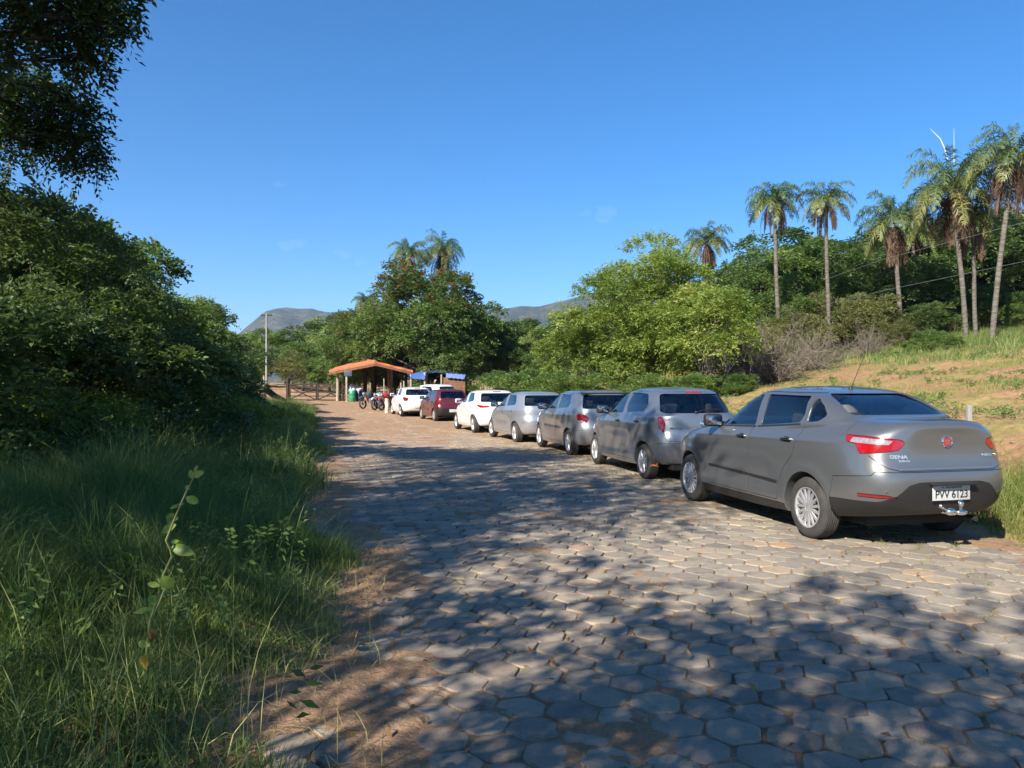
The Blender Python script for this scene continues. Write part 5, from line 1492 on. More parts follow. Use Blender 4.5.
for px, Y, ty, pr, lab in sh:
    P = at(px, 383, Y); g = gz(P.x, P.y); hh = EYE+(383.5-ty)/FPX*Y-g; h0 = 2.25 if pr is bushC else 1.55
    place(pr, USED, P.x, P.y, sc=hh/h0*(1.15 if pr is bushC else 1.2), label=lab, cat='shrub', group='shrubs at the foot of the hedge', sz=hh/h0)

# the tree that hangs over the road from the left: its limb ends show at the top left corner
def overhang_tree():
    rng = np.random.default_rng(77)
    root = empty('overhanging_tree', (0, 0, 0))
    tag(root, 'big dark tree whose hanging branches cross the top left corner', 'tree')
    bx, by = -9.6, 6.2; g = gz(bx, by)
    tops = []
    C = []; D = []; T = []
    def clump(px, py, Y, rpx, n, dr=0.0):
        px = px-5; c = np.array(at(px, py-4, Y)); r = rpx*.9/FPX*Y
        n = int(n*(.62 if dr > .5 else .8)); e = rng.normal(size=(n, 3)); e /= np.linalg.norm(e, axis=1, keepdims=True)
        C.append(c+e*r*rng.uniform(.2, 1, (n, 1))**.6*np.array([1, 1, .85])); D.append(e+rng.normal(0, .4, (n, 3))-np.array([0, 0, dr])); T.append(rng.normal(.45, .1, n)); tops.append((c, r))
    # top mass
    for px, py, Y, rr, n in [(10, 10, 9.5, 42, 190), (50, 5, 9.2, 42, 210), (95, -2, 9.0, 32, 150), (128, -3, 8.8, 22, 80), (62, 33, 9.3, 20, 60), (95, 38, 9.1, 18, 60), (84, 62, 9.2, 13, 30),
                             (100, 62, 9.2, 12, 34), (108, 22, 8.9, 15, 36), (-30, 30, 9.8, 50, 220), (60, -45, 9.3, 60, 300), (-20, -60, 9.6, 80, 400), (120, -50, 8.8, 40, 170)]:
        clump(px, py, Y, rr, n, .6)
    # lower mass
    for px, py, Y, rr, n in [(5, 100, 11.5, 42, 300), (45, 112, 11.3, 36, 260), (80, 125, 11.2, 26, 160), (92, 150, 11.1, 16, 70), (60, 148, 11.3, 18, 60), (15, 150, 11.6, 24, 60), (-40, 110, 12, 60, 380),
                             (-30, 165, 12, 34, 140), (96, 168, 11.1, 8, 18), (3, 185, 11.6, 10, 22), (22, 78, 11.5, 26, 110), (75, 98, 11.3, 18, 60)]:
        clump(px, py, Y, rr, n, .35)
    # crown out of the picture, up and to the left
    for k in range(58):
        a = rng.uniform(0, 6.28); q = rng.uniform(.2, 1)
        c = np.array([-8.1+2.2*q*math.cos(a), 5.6+2.2*q*math.sin(a), 8.9+rng.uniform(-1.0, 1.0)]) if k >= 38 else np.array([-6.2+3.4*q*math.cos(a), 2.9+3.4*q*math.sin(a), 6.7+rng.uniform(-1.3, 1.3)])
        if c[1] > 0 and abs(c[0])/max(c[1], .1) < .80: continue
        n = 85; r = 1.25
        e = rng.normal(size=(n, 3)); e /= np.linalg.norm(e, axis=1, keepdims=True)
        C.append(c+e*r*rng.uniform(.2, 1, (n, 1))**.6*np.array([1, 1, .7])); D.append(e+rng.normal(0, .4, (n, 3))); T.append(rng.normal(.5, .1, n)); tops.append((c, r))
    C = np.vstack(C); D = np.vstack(D); T = np.concatenate(T)
    V, F, tt = sprays(C, D, rng, nl=11, ll=.092, lw=.040, sl=.28, droop=.45, tint=T)
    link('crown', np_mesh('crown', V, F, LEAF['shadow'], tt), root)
    mb = MB(); base = Vector((bx, by, g-.2)); fork = Vector((bx+.6, by+.1, g+3.6))
    mb.tube([base, base.lerp(fork, .5)+Vector((.15, .1, 0)), fork], [.34, .27, .22], 12)
    for c, r in tops:
        c = Vector(c.tolist()); mid = fork.lerp(c, .55)+Vector((0, 0, .35))+Vector(rng.normal(0, .12, 3))
        mb.tube([fork, fork.lerp(mid, .5)+Vector((0, 0, .12)), mid, c], [.05, .016, .007, .003], 6)
        for q in range(4):
            e = Vector(rng.normal(0, 1, 3)).normalized()*r*.8
            mb.tube([mid.lerp(c, .7), c+e*.5, c+e], [.010, .007, .003], 4)
    mb.build('trunk', [barkmat('dark_bark', (.02, .016, .012), (.06, .05, .038))], root, smooth=60)
    # thin vines trailing from the lower limb
    mv = MB()
    for px, py in [(60, 170), (68, 165), (89, 170), (92, 172), (52, 160), (30, 170), (97, 176)]:
        p0 = at(px, py-18, 11.2); L = rng.uniform(.35, .7)
        mv.tube([p0, p0+Vector((.02, 0, -L*.5)), p0+Vector((.05, 0, -L))], [.004, .003, .002], 4)
    mv.build('vines', [BARK], root)
overhang_tree()

# trees behind and beside the camera: they throw the shade that lies on the road and the verge
shade = make_tree('shade_tree', 31, 8.5, 3.0, 2.6, 34, 620, 'mid', dict(nl=9, ll=.17, lw=.085, sl=.5, droop=.3), .18, 2.8, lobe_r=.30, low=-.4)
for (x, y, sc, lab) in [(-3.0, -4.8, .92, 'tall tree behind the camera that shades the near paving'), (-9.8, -2.0, 1.05, 'tall tree left of the camera that shades the verge'),
        (-2.3, -2.2, .60, 'small tree behind the camera that dapples the paving'), (-4.2, -.9, .66, 'small tree left of the camera that dapples the paving'), (-8.6, 1.0, 1.0, 'tree left of the camera that shades the tall verge grass'),
        (.6, -8.0, 1.0, 'tree behind the camera on the road side'), (-14.6, -3.0, .95, 'tall tree left of the camera beside the overhanging tree'),
        (-5.8, 3.3, .84, 'tree beside the camera whose crown spreads over the road'),
        (-8.9, -9.6, 1.1, 'tall tree well behind the camera on the left'), (4.5, -9.5, 1.1, 'tree well behind the camera on the right'), (-17, -4, 1.1, 'tree far to the left behind the camera')]:
    place(shade, USED, x, y, sc, label=lab, group='trees around the camera')

# ------------------------------------------------------------------ right hand side wood
T1 = make_tree('spreading_tree', 41, 7.0, 4.3, 3.5, 90, 8200, 'light', dict(nl=9, ll=.16, lw=.06, sl=.42, droop=.15), .15, .25, bark=BARKL, lobe_r=.24, low=-.97, shell=.35, stems=5)
P = at(650, 383, 35); USED['x'] = 0
place(T1, {}, P.x, P.y, 1.0, rz=.4, label='wide yellow green tree standing behind the row of cars')
P = at(713, 383, 31); T1b = make_tree('small_tree', 42, 4.4, 1.9, 1.9, 34, 1500, 'light', dict(nl=9, ll=.15, lw=.06, sl=.38, droop=.15), .08, .5, bark=BARKL, lobe_r=.28, low=-.7, stems=3)
place(T1b, {}, P.x, P.y, 1.0, label='smaller bright green tree at the right foot of the wide tree')
P = at(574, 383, 36); place(T1b, {'small_tree': 1}, P.x, P.y, .95, label='slender bright green sapling at the left foot of the wide tree')
T2 = make_tree('seeding_tree', 43, 10.6, 5.2, 4.8, 80, 4600, 'mid', dict(nl=9, ll=.24, lw=.11, sl=.65, droop=.25), .25, 1.2, lobe_r=.24, low=-.75, shell=.45, extra=('rust', .14))
P = at(425, 383, 58); place(T2, {}, P.x, P.y, 1.02, label='broad tree with rusty seed pods below the two palm heads')
P = at(372, 383, 64); place(T2, {'seeding_tree': 1}, P.x, P.y, .80, label='lower tree with rusty pods left of the broad seeding tree')
farA = make_tree('wood_tree', 51, 9.0, 4.2, 4.0, 44, 2700, 'dark', dict(nl=8, ll=.26, lw=.13, sl=.65, droop=.25), .2, .8, lobe_r=.27, low=-.8)
farB = make_tree('wood_tree', 52, 8.0, 3.8, 3.7, 40, 2500, 'mid', dict(nl=8, ll=.25, lw=.12, sl=.6, droop=.25), .18, .6, lobe_r=.28, low=-.85)
farC = make_tree('wood_tree', 53, 5.0, 3.0, 2.4, 32, 1900, 'olive', dict(nl=8, ll=.17, lw=.075, sl=.5, droop=.2), .12, .4, lobe_r=.28, low=-.85, stems=3)
def put(pr, px, Y, ty, h0, lab, grp, wf=1.0, cat='tree'):
    P = at(px, 383, Y); g = gz(P.x, P.y); hh = EYE+(383.5-ty)/FPX*Y-g; s = hh/h0
    return place(pr, USED, P.x, P.y, s*wf, label=lab, cat=cat, group=grp, sz=s)
# centre: the dark wood between the broad tree and the wide tree
G1 = 'dark trees behind the cars at the centre'
for px, Y, ty, pr, h0, lab in [
    (470, 64, 300, farA, 9, 'dark tree right behind the broad seeding tree'), (500, 70, 316, farA, 9, 'deeply shaded tree at the centre, under the power cables'),
    (530, 66, 318, farB, 8, 'green tree left of the wide yellow green tree'), (555, 58, 322, farB, 8, 'green tree touching the left side of the wide yellow green tree'),
    (452, 56, 325, farA, 9, 'dark tree over the plank hut'), (515, 60, 338, farA, 9, 'low dark tree behind the lone utility pole'),
    (540, 50, 348, farB, 8, 'low green tree behind the middle cars'), (590, 50, 318, farB, 8, 'green tree seen through the wide tree'), (640, 52, 330, farA, 9, 'dark tree in the depth behind the wide tree'),
    (690, 50, 325, farA, 9, 'dark tree right of the depth behind the wide tree')]:
    put(pr, px, Y, ty, h0, lab, G1, 1.05)
# left of centre, beyond the gate
G2 = 'trees beyond the gate'
for i, (px, Y, ty, pr, h0, lab) in enumerate([
    (285, 95, 330, farB, 8, 'green tree straight behind the wooden gate'), (312, 88, 322, farB, 8, 'green tree behind the left end of the tiled shelter'),
    (338, 92, 313, farB, 8, 'tall green tree above the tiled roof'), (262, 80, 345, farA, 9, 'dark tree where the hedge meets the wood beyond the gate'),
    (300, 78, 350, farC, 5, 'low olive tree just behind the gate'), (330, 76, 342, farB, 8, 'bushy green tree behind the tiled shelter'), (358, 80, 318, farB, 8, 'green tree left of the seeding trees'),
    (240, 88, 342, farA, 9, 'dark tree above the log rail'), (350, 68, 352, farB, 8, 'low green tree seen under the tiled roof'), (395, 66, 345, farA, 9, 'dark tree seen between shelter and blue canopy'),
    (240, 100, 334, farB, 8, 'distant green tree behind the hedge end'), (318, 120, 325, farB, 8, 'far tree at the foot of the hills'), (262, 130, 328, farB, 8, 'far tree under the left end of the hills'), (375, 76, 340, farB, 8, 'green tree filling the gap right of the shelter')]):
    put(pr, px, Y, ty, h0, lab, G2, 1.15)
# right: the wood on the bank
G3 = 'wood on the bank at the right'
for px, Y, ty, pr, h0, lab in [
    (745, 56, 250, farA, 9, 'dark tree right of the small palm head'), (790, 58, 228, farB, 8, 'highest rounded tree between the small palm and the two twin palms'),
    (762, 50, 262, farB, 8, 'green tree behind the left twin palm'), (812, 52, 243, farB, 8, 'green tree between the twin palms'), (850, 54, 234, farA, 9, 'dark tree right of the twin palms'),
    (880, 56, 230, farB, 8, 'green tree behind the drooping middle palm'), (835, 46, 288, farC, 5, 'olive brown tree at the foot of the second twin palm'),
    (865, 45, 290, farC, 5, 'olive tree left of the drooping middle palm trunk'), (905, 50, 250, farA, 9, 'dark tree behind the middle palm trunk'), (930, 56, 222, farA, 9, 'dark tree left of the big palm cluster'),
    (960, 54, 215, farA, 9, 'dark tree behind the big palm cluster'), (1000, 52, 205, farA, 9, 'dark tree behind the leaning palm'), (1035, 50, 200, farA, 9, 'dark tree cut by the right picture edge'),
    (925, 46, 300, farA, 9, 'low dark tree between the palm trunks'), (985, 47, 282, farA, 9, 'low dark tree right of the big palm trunks'), (1020, 44, 290, farB, 8, 'green tree near the right edge above the bank'),
    (1080, 46, 210, farA, 9, 'dark tree just outside the right picture edge'), (955, 47, 295, farB, 8, 'green tree straight behind the big palm trunks'), (890, 43, 318, farC, 5, 'low olive tree on the bank left of the green thicket'),
    (728, 48, 285, farB, 8, 'green tree behind the grey dry bush'), (755, 42, 322, farC, 5, 'olive bush beside the grey dry bush'), (800, 44, 305, farC, 5, 'olive tree above the grey dry bush'), (780, 47, 290, farB, 8, 'green tree at the foot of the left twin palm')]:
    put(pr, px, Y, ty, h0, lab, G3, 1.12)
rng_w = np.random.default_rng(9)
for k in range(34):        # second row that closes the gaps
    px = 440+k*22+rng_w.uniform(-8, 8); Y = rng_w.uniform(66, 86); ty = 322 if px < 560 else (300 if px < 730 else 262)
    put(farA if k % 2 else farB, px, Y, ty+rng_w.uniform(0, 14), 9, 'tree standing deep in the wood behind the front row', 'second row of the wood', 1.25)
G4 = 'green bushes on the bank'
bushE = make_tree('thicket_bush', 61, 2.4, 1.9, 1.4, 30, 1500, 'mid', dict(nl=9, ll=.15, lw=.06, sl=.4, droop=.2), .05, .02, lobe_r=.3, low=-.9, stems=4)
for px, Y, ty, w_, lab in [(928, 38.5, 330, 1.2, 'bright green thicket under the big palms'), (948, 37, 334, 1.2, 'green bush right at the big palm trunks'), (895, 38, 350, .9, 'feathery green bush left of the thicket'), (912, 37.5, 344, .9, 'small feathery bush between two larger ones on the bank'),
     (975, 38, 342, .9, 'green bush right of the big palm trunks'), (1008, 37, 338, .9, 'green bush near the foot of the leaning palm'), (850, 40, 360, 1.1, 'flat bush at the grassy edge of the wood'), (878, 40, 356, 1., 'low bush between grass and wood'),
     (815, 38, 366, 1.2, 'low green bush right of the dry grey bush'), (735, 30, 372, 1.2, 'low green bush just above the silver hatchback'), (560, 34, 372, 1., 'low bush behind the third car'), (525, 36, 374, 1.1, 'low bush behind the fourth car'),
     (600, 33, 374, 1.2, 'low bush behind the second car'), (497, 48, 376, 1.2, 'low bush behind the white hatchback'), (545, 42, 366, 1.2, 'rounded bush in front of the dark centre wood'), (500, 46, 372, 1.2, 'rounded bush at the foot of the lone pole'),
     (650, 31, 374, 1.2, 'low bush behind the roof of the grey hatchback'), (690, 30, 373, 1.2, 'low bush beside the third brake lamp of the grey hatchback'), (435, 50, 372, 1.2, 'bush behind the plank hut')]:
    put(bushE, px, Y, ty, 2.35, lab, G4, w_, 'bush')

# ------------------------------------------------------------------ dry grey bush: bare twigs
def dry_bush(seed, h, r, n):
    rng = np.random.default_rng(seed); root = empty('dry_bush', (0, 0, 0)); mb = MB()
    for k in range(n):
        a = rng.uniform(0, 6.28); el = rng.uniform(.25, 1.35); L = h*rng.uniform(.6, 1.15)
        p = Vector((rng.normal(0, .12), rng.normal(0, .12), 0)); d = Vector((math.cos(a)*math.cos(el)*r/h*1.4, math.sin(a)*math.cos(el)*r/h*1.4, math.sin(el)))
        pts = [p]
        for s in range(4):
            d = (d+Vector(rng.normal(0, .22, 3))+Vector((0, 0, -.05*s))).normalized(); pts.append(pts[-1]+d*L/4)
        mb.tube(pts, [.028, .02, .014, .009, .004], 4, cap=False)
        for s in range(1, 5):
            for q in range(4):
                e = (d*.5+Vector(rng.normal(0, .8, 3))).normalized()*L*.25*rng.uniform(.5, 1.3); c = pts[s].lerp(pts[s-1], rng.uniform(0, 1))
                mb.tube([c, c+e*.5+Vector(rng.normal(0, .03, 3)), c+e], [.010, .006, .003], 3, cap=False)
    mb.build('twigs', [TWIG], root, smooth=60); return root
DB = dry_bush(5, 2.9, 2.2, 90)
for i, (px, Y, ty, w_, lab) in enumerate([(775, 33, 320, 1., 'grey leafless bush above the saloon, tangled bare twigs'), (742, 34, 330, .9, 'grey leafless bush nearest the wide yellow green tree'), (815, 36, 325, .9, 'grey leafless bush under the second twin palm'), (868, 41, 322, .7, 'small leafless bush at the dark wood edge')]):
    P = at(px, 383, Y); g = gz(P.x, P.y); s = (EYE+(383.5-ty)/FPX*Y-g)/2.6
    place(DB, USED, P.x, P.y, s*w_, label=lab, cat='bush', group='leafless bushes on the bank', sz=s)
for px, Y, ty, lab in [(755, 35, 335, 'olive scrub mixed with the grey twigs'), (798, 37, 338, 'olive scrub right of the grey twigs'), (835, 39, 345, 'olive scrub at the wood edge')]:
    put(farC, px, Y, ty, 5, lab, 'olive scrub round the leafless bushes', .9, 'shrub')
# pale dry weed left of the fourth car
mb = MB(); rr_ = np.random.default_rng(8)
for k in range(26):
    a = rr_.uniform(0, 6.28); p0 = Vector((0, 0, 0)); p1 = Vector((math.cos(a)*.25, math.sin(a)*.25, .8*rr_.uniform(.6, 1))); p2 = p1*1.0+Vector((math.cos(a)*.12, math.sin(a)*.12, .8))
    mb.tube([p0, p1, p2], [.012, .009, .02], 4)
    for q in range(5):
        c = p1.lerp(p2, rr_.uniform(0, 1)); mb.tube([c, c+Vector(rr_.normal(0, .13, 3))], [.012, .006], 3)
o = mb.build('dry_weed', [simple('straw', (.36, .27, .15), .9)]); P = at(487, 383, 40); o.location = (P.x, P.y, gz(P.x, P.y)); tag(o, 'pale straw coloured dry weed standing behind the white and silver hatchbacks', 'weed')

# ------------------------------------------------------------------ palms
def frond(V, F, T, origin, az, el0, length, rng, droop, tw, ll=.75, lw=.045, nleaf=34, dead=False, ruffle=.45):
    pts = []; d = np.array([math.cos(az)*math.cos(el0), math.sin(az)*math.cos(el0), math.sin(el0)])
    p = np.array(origin, float); seg = 12
    for i in range(seg+1):
        pts.append(p.copy())
        p = p + d*length/seg
        d = d + np.array([0, 0, -droop*(i+1)/seg*.32]); d /= np.linalg.norm(d)
    pts = np.array(pts)
    side = np.array([-math.sin(az), math.cos(az), 0])
    side = side*math.cos(tw)+np.array([0, 0, 1])*math.sin(tw)
    for k in range(nleaf):
        t = .10+.90*(k+rng.uniform(0, 1))/nleaf; q = t*seg; i = min(int(q), seg-1); f = q-i
        c = pts[i]*(1-f)+pts[i+1]*f; dd = pts[i+1]-pts[i]; dd /= np.linalg.norm(dd)
        L = ll*(math.sin(math.pi*min(1, t*.95+.08))**.6)*rng.uniform(.8, 1.1)
        for s in (-1, 1):
            ld = side*s*(.75 if not dead else .3)+dd*.55+np.array([0, 0, rng.normal(.0, ruffle)])
            ld /= np.linalg.norm(ld)
            mid = c+ld*L*.5; end = c+ld*L*.95+np.array([0, 0, -L*(.42 if not dead else .7)])
            nrm = np.cross(ld, dd); wv = np.cross(nrm, ld); wv /= max(np.linalg.norm(wv), 1e-6)
            b = len(V)
            V += [c-wv*lw*.3, c+wv*lw*.3, mid+wv*lw*.5, mid-wv*lw*.5, end]
            F += [(b, b+1, b+2, b+3), (b+3, b+2, b+4, b+4)]
            T += [rng.normal(.5, .12)+tw*0]*5
    for i in range(seg):                      # rachis
        w_ = .03*(1-i/seg)+.006; b = len(V); upv = np.array([0, 0, 1.])
        V += [pts[i]-side*w_, pts[i]+side*w_, pts[i+1]+side*w_*.9, pts[i+1]-side*w_*.9]; F += [(b, b+1, b+2, b+3)]; T += [.85]*4
        b = len(V); V += [pts[i]-upv*w_, pts[i]+upv*w_, pts[i+1]+upv*w_*.9, pts[i+1]-upv*w_*.9]; F += [(b, b+1, b+2, b+3)]; T += [.8]*4
def make_palm(seed, h, fl, lean=(0, 0), ndead=14, nlive=26, r=.17):
    rng = np.random.default_rng(seed); root = empty('palm_tree', (0, 0, 0))
    mb = MB(); top = Vector((lean[0], lean[1], h)); pts = []; rad = []
    for i in range(15):
        t = i/14; pts.append(Vector((lean[0]*t**1.6+.04*math.sin(t*7+seed), lean[1]*t**1.6, h*t-.3*(i == 0)))); rad.append(r*(1.25 if i == 0 else 1.0)*(1-.22*t)*(1+.05*math.sin(t*60)))
    mb.tube(pts, rad, 10); mb.build('trunk', [PBARK], root, smooth=60)
    V = []; F = []; T = []
    for k in range(nlive):
        t = (k+.5)/nlive; az = k*2.39996+rng.normal(0, .15)
        el = 1.20-1.30*t+rng.normal(0, .10)
        v0 = len(V)
        frond(V, F, T, top+Vector((0, 0, .1)), az, el, fl*rng.uniform(.85, 1.1), rng, 1.45+.45*t, rng.normal(0, .5), ll=fl*.20, lw=.055, nleaf=42)
        sh_ = -.12+.42*max(0, t-.45)/.55+rng.normal(0, .05)
        for q in range(v0, len(V)): T[q] += sh_
    def tomesh(nm, V, F, T, m_):
        me = bpy.data.meshes.new(nm)
        me.from_pydata([tuple(v) for v in V], [], [f if f[2] != f[3] else f[:3] for f in F]); me.materials.append(m_)
        a = me.attributes.new('tint', 'FLOAT', 'POINT'); a.data.foreach_set('value', np.array(T, np.float32)); return link(nm, me, root)
    tomesh('crown', V, F, T, LEAF['palm'])
    V = []; F = []; T = []
    for k in range(ndead):
        az = k*2.39996*1.3+rng.normal(0, .3)
        frond(V, F, T, top+Vector((0, 0, -.05)), az, -.75+rng.normal(0, .25), fl*rng.uniform(.55, .95), rng, 3.2, rng.normal(0, .6), ll=fl*.16, lw=.05, nleaf=24, dead=True, ruffle=.2)
    if ndead: tomesh('dead_fronds', V, F, T, LEAF['palmdead'])
    return root, top
def put_palm(pr, crown_px, crown_py, base_px, Y, h0, k, lab, rz=0):
    P = at(base_px, 383, Y); gg = gz(P.x, P.y)-.05; top = EYE+(383.5-crown_py)/FPX*Y; H = top-gg
    proto = pr[0]; o = proto if not USED.get(proto.name) else copy_tree(proto); USED[proto.name] = True
    o.location = (P.x, P.y, gg); tag(o, lab, 'palm', 'palms')
    for c in o.children:
        nm = c.name.split('.')[0]
        if nm == 'trunk': c.scale = (.82, .82, H/h0)
        else: c.location = (0, 0, H-h0*k); c.scale = (k, k, k)
    dx = (crown_px-base_px)/FPX*Y
    o.rotation_euler = (0, math.atan2(dx, H), 0)
    for c in o.children: c.rotation_euler = (0, 0, rz)
    return o
for nm_ in ('palmA', 'palmB', 'palmC'): pass
pA = make_palm(1, 9.0, 3.2, (0, 0), 18, 32, .16)+(0,)
pB = make_palm(2, 8.6, 4.3, (0, 0), 26, 38, .17)+(0,)
pC = make_palm(3, 8.8, 3.5, (0, 0), 12, 28, .15)+(0,); pC[0].name = 'palm_tree.002'
pA[0].name = 'palm_tree'; pB[0].name = 'palm_tree.001'
put_palm(pA, 774, 203, 780, 45, 9.0, .69, 'left of the two slim twin palms rising alone against the sky', rz=.3)
put_palm(pC, 826, 203, 829, 44, 8.8, .62, 'right of the two slim twin palms, brown skirt of dead fronds under its round head', rz=2.2)
put_palm(pC, 707, 243, 715, 60, 8.8, .74, 'small palm head showing over the wide yellow green tree', rz=4)
put_palm(pB, 893, 222, 903, 45, 8.6, .70, 'palm with yellowing drooping fronds left of the big cluster', rz=1)
put_palm(pB, 953, 190, 967, 42, 8.6, .82, 'largest palm of the right cluster, long hanging fronds and a brown skirt', rz=2)
put_palm(pC, 972, 218, 976, 43, 8.8, .80, 'palm pressed behind the largest one, its trunk beside it', rz=5)
put_palm(pB, 1012, 160, 991, 39, 8.6, .76, 'leaning dark trunked palm by the right picture edge', rz=.2)
put_palm(pA, 914, 238, 911, 52, 9.0, .75, 'palm half hidden behind the middle drooping palm', rz=2.9)
put_palm(pC, 409, 255, 414, 62, 8.8, .66, 'left palm head above the broad seeding tree', rz=1.2)
put_palm(pB, 443, 252, 438, 64, 8.6, .60, 'right palm head above the broad seeding tree', rz=2.6)
put_palm(pA, 366, 303, 366, 66, 9.0, .5, 'small palm left of the seeding trees, half sunk in leaves', rz=3.6)
# pale unopened spear leaves
mb = MB(); a = at(948, 160, 42); b = at(940, 138, 42); c = at(930, 128, 42); mb.tube([a, a.lerp(b, .6)+Vector((.05, 0, 0)), b, c], [.02, .028, .028, .008], 6)
a2 = at(954, 165, 42); mb.tube([a2, at(954, 128, 42)], [.02, .005], 5)
o = mb.build('spear_leaf', [simple('pale_spear', (.55, .56, .42), .6)]); tag(o, 'pale unopened spear leaf sticking out of the largest palm', 'leaf')
# ================================================================== GRASS AND WEEDS
def blades(P, H, rng, w0=.006, lean=.35, segs=3, tint=None, dirs=None, seed_heads=0.0):
    "grass blades as tapering bent strips; P roots, H heights"
    n = len(P); az = rng.uniform(0, 6.283, n) if dirs is None else dirs
    L = np.abs(rng.normal(lean, lean*.5, n)); ax = np.stack([np.cos(az), np.sin(az), 0*az], 1)
    fa = rng.uniform(0, 6.283, n); wv = np.stack([np.cos(fa), np.sin(fa), 0*fa], 1)
    W = (w0*rng.uniform(.6, 1.4, n))[:, None]
    V = []
    for s in range(segs+1):
        t = s/segs
        c = P+ax*(H*L*t**2)[:, None]; c[:, 2] += H*t*(1-.35*L*t*t)
        w_ = W*(1-t*.92)*(.75 if s == 0 else 1)
        V += [c-wv*w_*.5, c+wv*w_*.5]
    V = np.stack(V, 1); k = V.shape[1]
    f = np.array([[2*s, 2*s+1, 2*s+3, 2*s+2] for s in range(segs)])
    F = (f[None]+(np.arange(n)*k)[:, None, None]).reshape(-1, 4)
    T = np.repeat(tint if tint is not None else rng.normal(.5, .15, n), k)
    return V.reshape(-1, 3), F, T
def join(parts):
    V = []; F = []; T = []; b = 0
    for v, f, t in parts: V.append(v); F.append(f+b); T.append(t); b += len(v)
    return np.vstack(V), np.vstack(F), np.concatenate(T)
rng = np.random.default_rng(101)
def tufts(centres, per, spread, h, hs, **kw):
    n = len(centres)
    P = np.repeat(centres, per, 0)+np.concatenate([rng.normal(0, 1, (n*per, 2))*spread, np.zeros((n*per, 1))], 1)
    H = np.repeat(h, per)*rng.uniform(1-hs, 1+hs*.6, n*per)
    P[:, 2] = ground(P[:, 0], P[:, 1])-.01
    return blades(P, H, rng, **kw)
def uvfield(n, u0, u1, v0, v1, pw=1.0):
    u = u0+(u1-u0)*rng.uniform(0, 1, n)**pw; v = rng.uniform(v0, v1, n)
    x = u*DX+v*NX; y = u*DY+v*NY
    return np.stack([x, y, 0*x], 1), u, v
parts = []
# near verge: broad short blades and weeds
def vedge(u): return .03+.22*np.sin(u*1.1+.5)+.12*np.sin(u*2.9)+.10*np.sin(u*.41)-.12*(u < 4.2)
C, u, v = uvfield(15000, 1.2, 9, -5.5, .9)
keep = (v < vedge(u)-rng.exponential(.10, len(u))+.05) & (C[:, 1] > .9) & (np.abs(C[:, 0]) < C[:, 1]*.75+.5)
C, u, v = C[keep], u[keep], v[keep]
edge = np.clip((vedge(u)-v)/1.3, 0, 1)
h = (.16+.44*edge*sstep(u, 3.2, 7)+.10*edge)*(1+.35*wob(C[:, 0], C[:, 1], .5))
tt = np.clip(.40+.13*wob(C[:, 0]+5, C[:, 1], .8)+.14*(1-edge), .1, .9)
per = 9
parts.append(tufts(C, per, .035, np.clip(h, .06, .8), .5, w0=.0085, lean=.55, segs=3, tint=np.clip(np.repeat(tt, per)+rng.normal(0, .13, len(C)*per), 0, 1)))
# farther verge
C, u, v = uvfield(26000, 8.5, 48, -6.5, .6, 1.6)
keep = (v < vedge(u)-rng.exponential(.12, len(u))+.05)
C, u, v = C[keep], u[keep], v[keep]
edge = np.clip((vedge(u)-v)/1.6, 0, 1)
h = (.28+.52*edge)*(1+.3*wob(C[:, 0], C[:, 1], .7))
tt = np.clip(.42+.12*wob(C[:, 0]+5, C[:, 1], 1.1)+.12*(1-edge), .1, .9); per = 6
parts.append(tufts(C, per, .07, h, .5, w0=.014, lean=.6, segs=3, tint=np.clip(np.repeat(tt, per)+rng.normal(0, .13, len(C)*per), 0, 1)))
# thin seeding stalks over it
C, u, v = uvfield(2600, 1.2, 7, -4.5, .1); C = C[v < vedge(u)+.05]; C[:, 2] = ground(C[:, 0], C[:, 1])
parts.append(blades(C, rng.uniform(.10, .38, len(C)), rng, w0=.007, lean=1.1, segs=3, tint=rng.uniform(.78, 1.0, len(C))))
C, u, v = uvfield(1500, 2, 30, -5, -.15, 1.3); C[:, 2] = ground(C[:, 0], C[:, 1])
parts.append(blades(C, rng.uniform(.5, 1.05, len(C)), rng, w0=.006, lean=.35, segs=4, tint=rng.uniform(.55, .95, len(C))))
V, F, T = join(parts)
tag(link('verge_grass', np_mesh('verge_grass', V, F, LEAF['grass'], T)), 'tall green grass and weeds covering the left verge', 'grass', kind='stuff')
# small broad leaved weeds in the verge
C, u, v = uvfield(2600, 1.5, 22, -5, 0, 1.5); keep = (v < vedge(u)-.1) & (np.hypot(C[:, 0]+1.55, C[:, 1]-2.9) > .9) & ((C[:, 1] > 3.4) | (rng.random(len(u)) < .5)); C = C[keep]; C[:, 2] = ground(C[:, 0], C[:, 1])+rng.uniform(.08, .5, len(C))
D = rng.normal(0, .5, (len(C), 3)); D[:, 2] = 1
V, F, T = sprays(C, D, rng, nl=7, ll=.055, lw=.022, sl=.16, droop=.1, tint=rng.uniform(.35, .75, len(C)))
tag(link('verge_weeds', np_mesh('verge_weeds', V, F, LEAF['mid'], T)), 'small leafy weeds growing among the verge grass', 'weeds', kind='stuff')
# dry litter and runners at the verge edge
C, u, v = uvfield(3400, 2.2, 14, -1.2, 1.2); keep = (v < vedge(u)+.45) & (v > vedge(u)-.9); C = C[keep]; C[:, 2] = ground(C[:, 0], C[:, 1])+.005
parts = [blades(C, rng.uniform(.08, .28, len(C)), rng, w0=.006, lean=1.6, segs=3, tint=rng.uniform(.7, 1, len(C)))]
# grass in the paver joints
C, u, v = uvfield(5200, 1.8, 26, .1, 6.9, 1.3); wt = .30+.5*(v > 4.6)+.5*(v < 1.2)+.2*(wob(C[:, 0], C[:, 1], 1.2) > .3)
keep = rng.random(len(u)) < wt; C, u, v = C[keep], u[keep], v[keep]
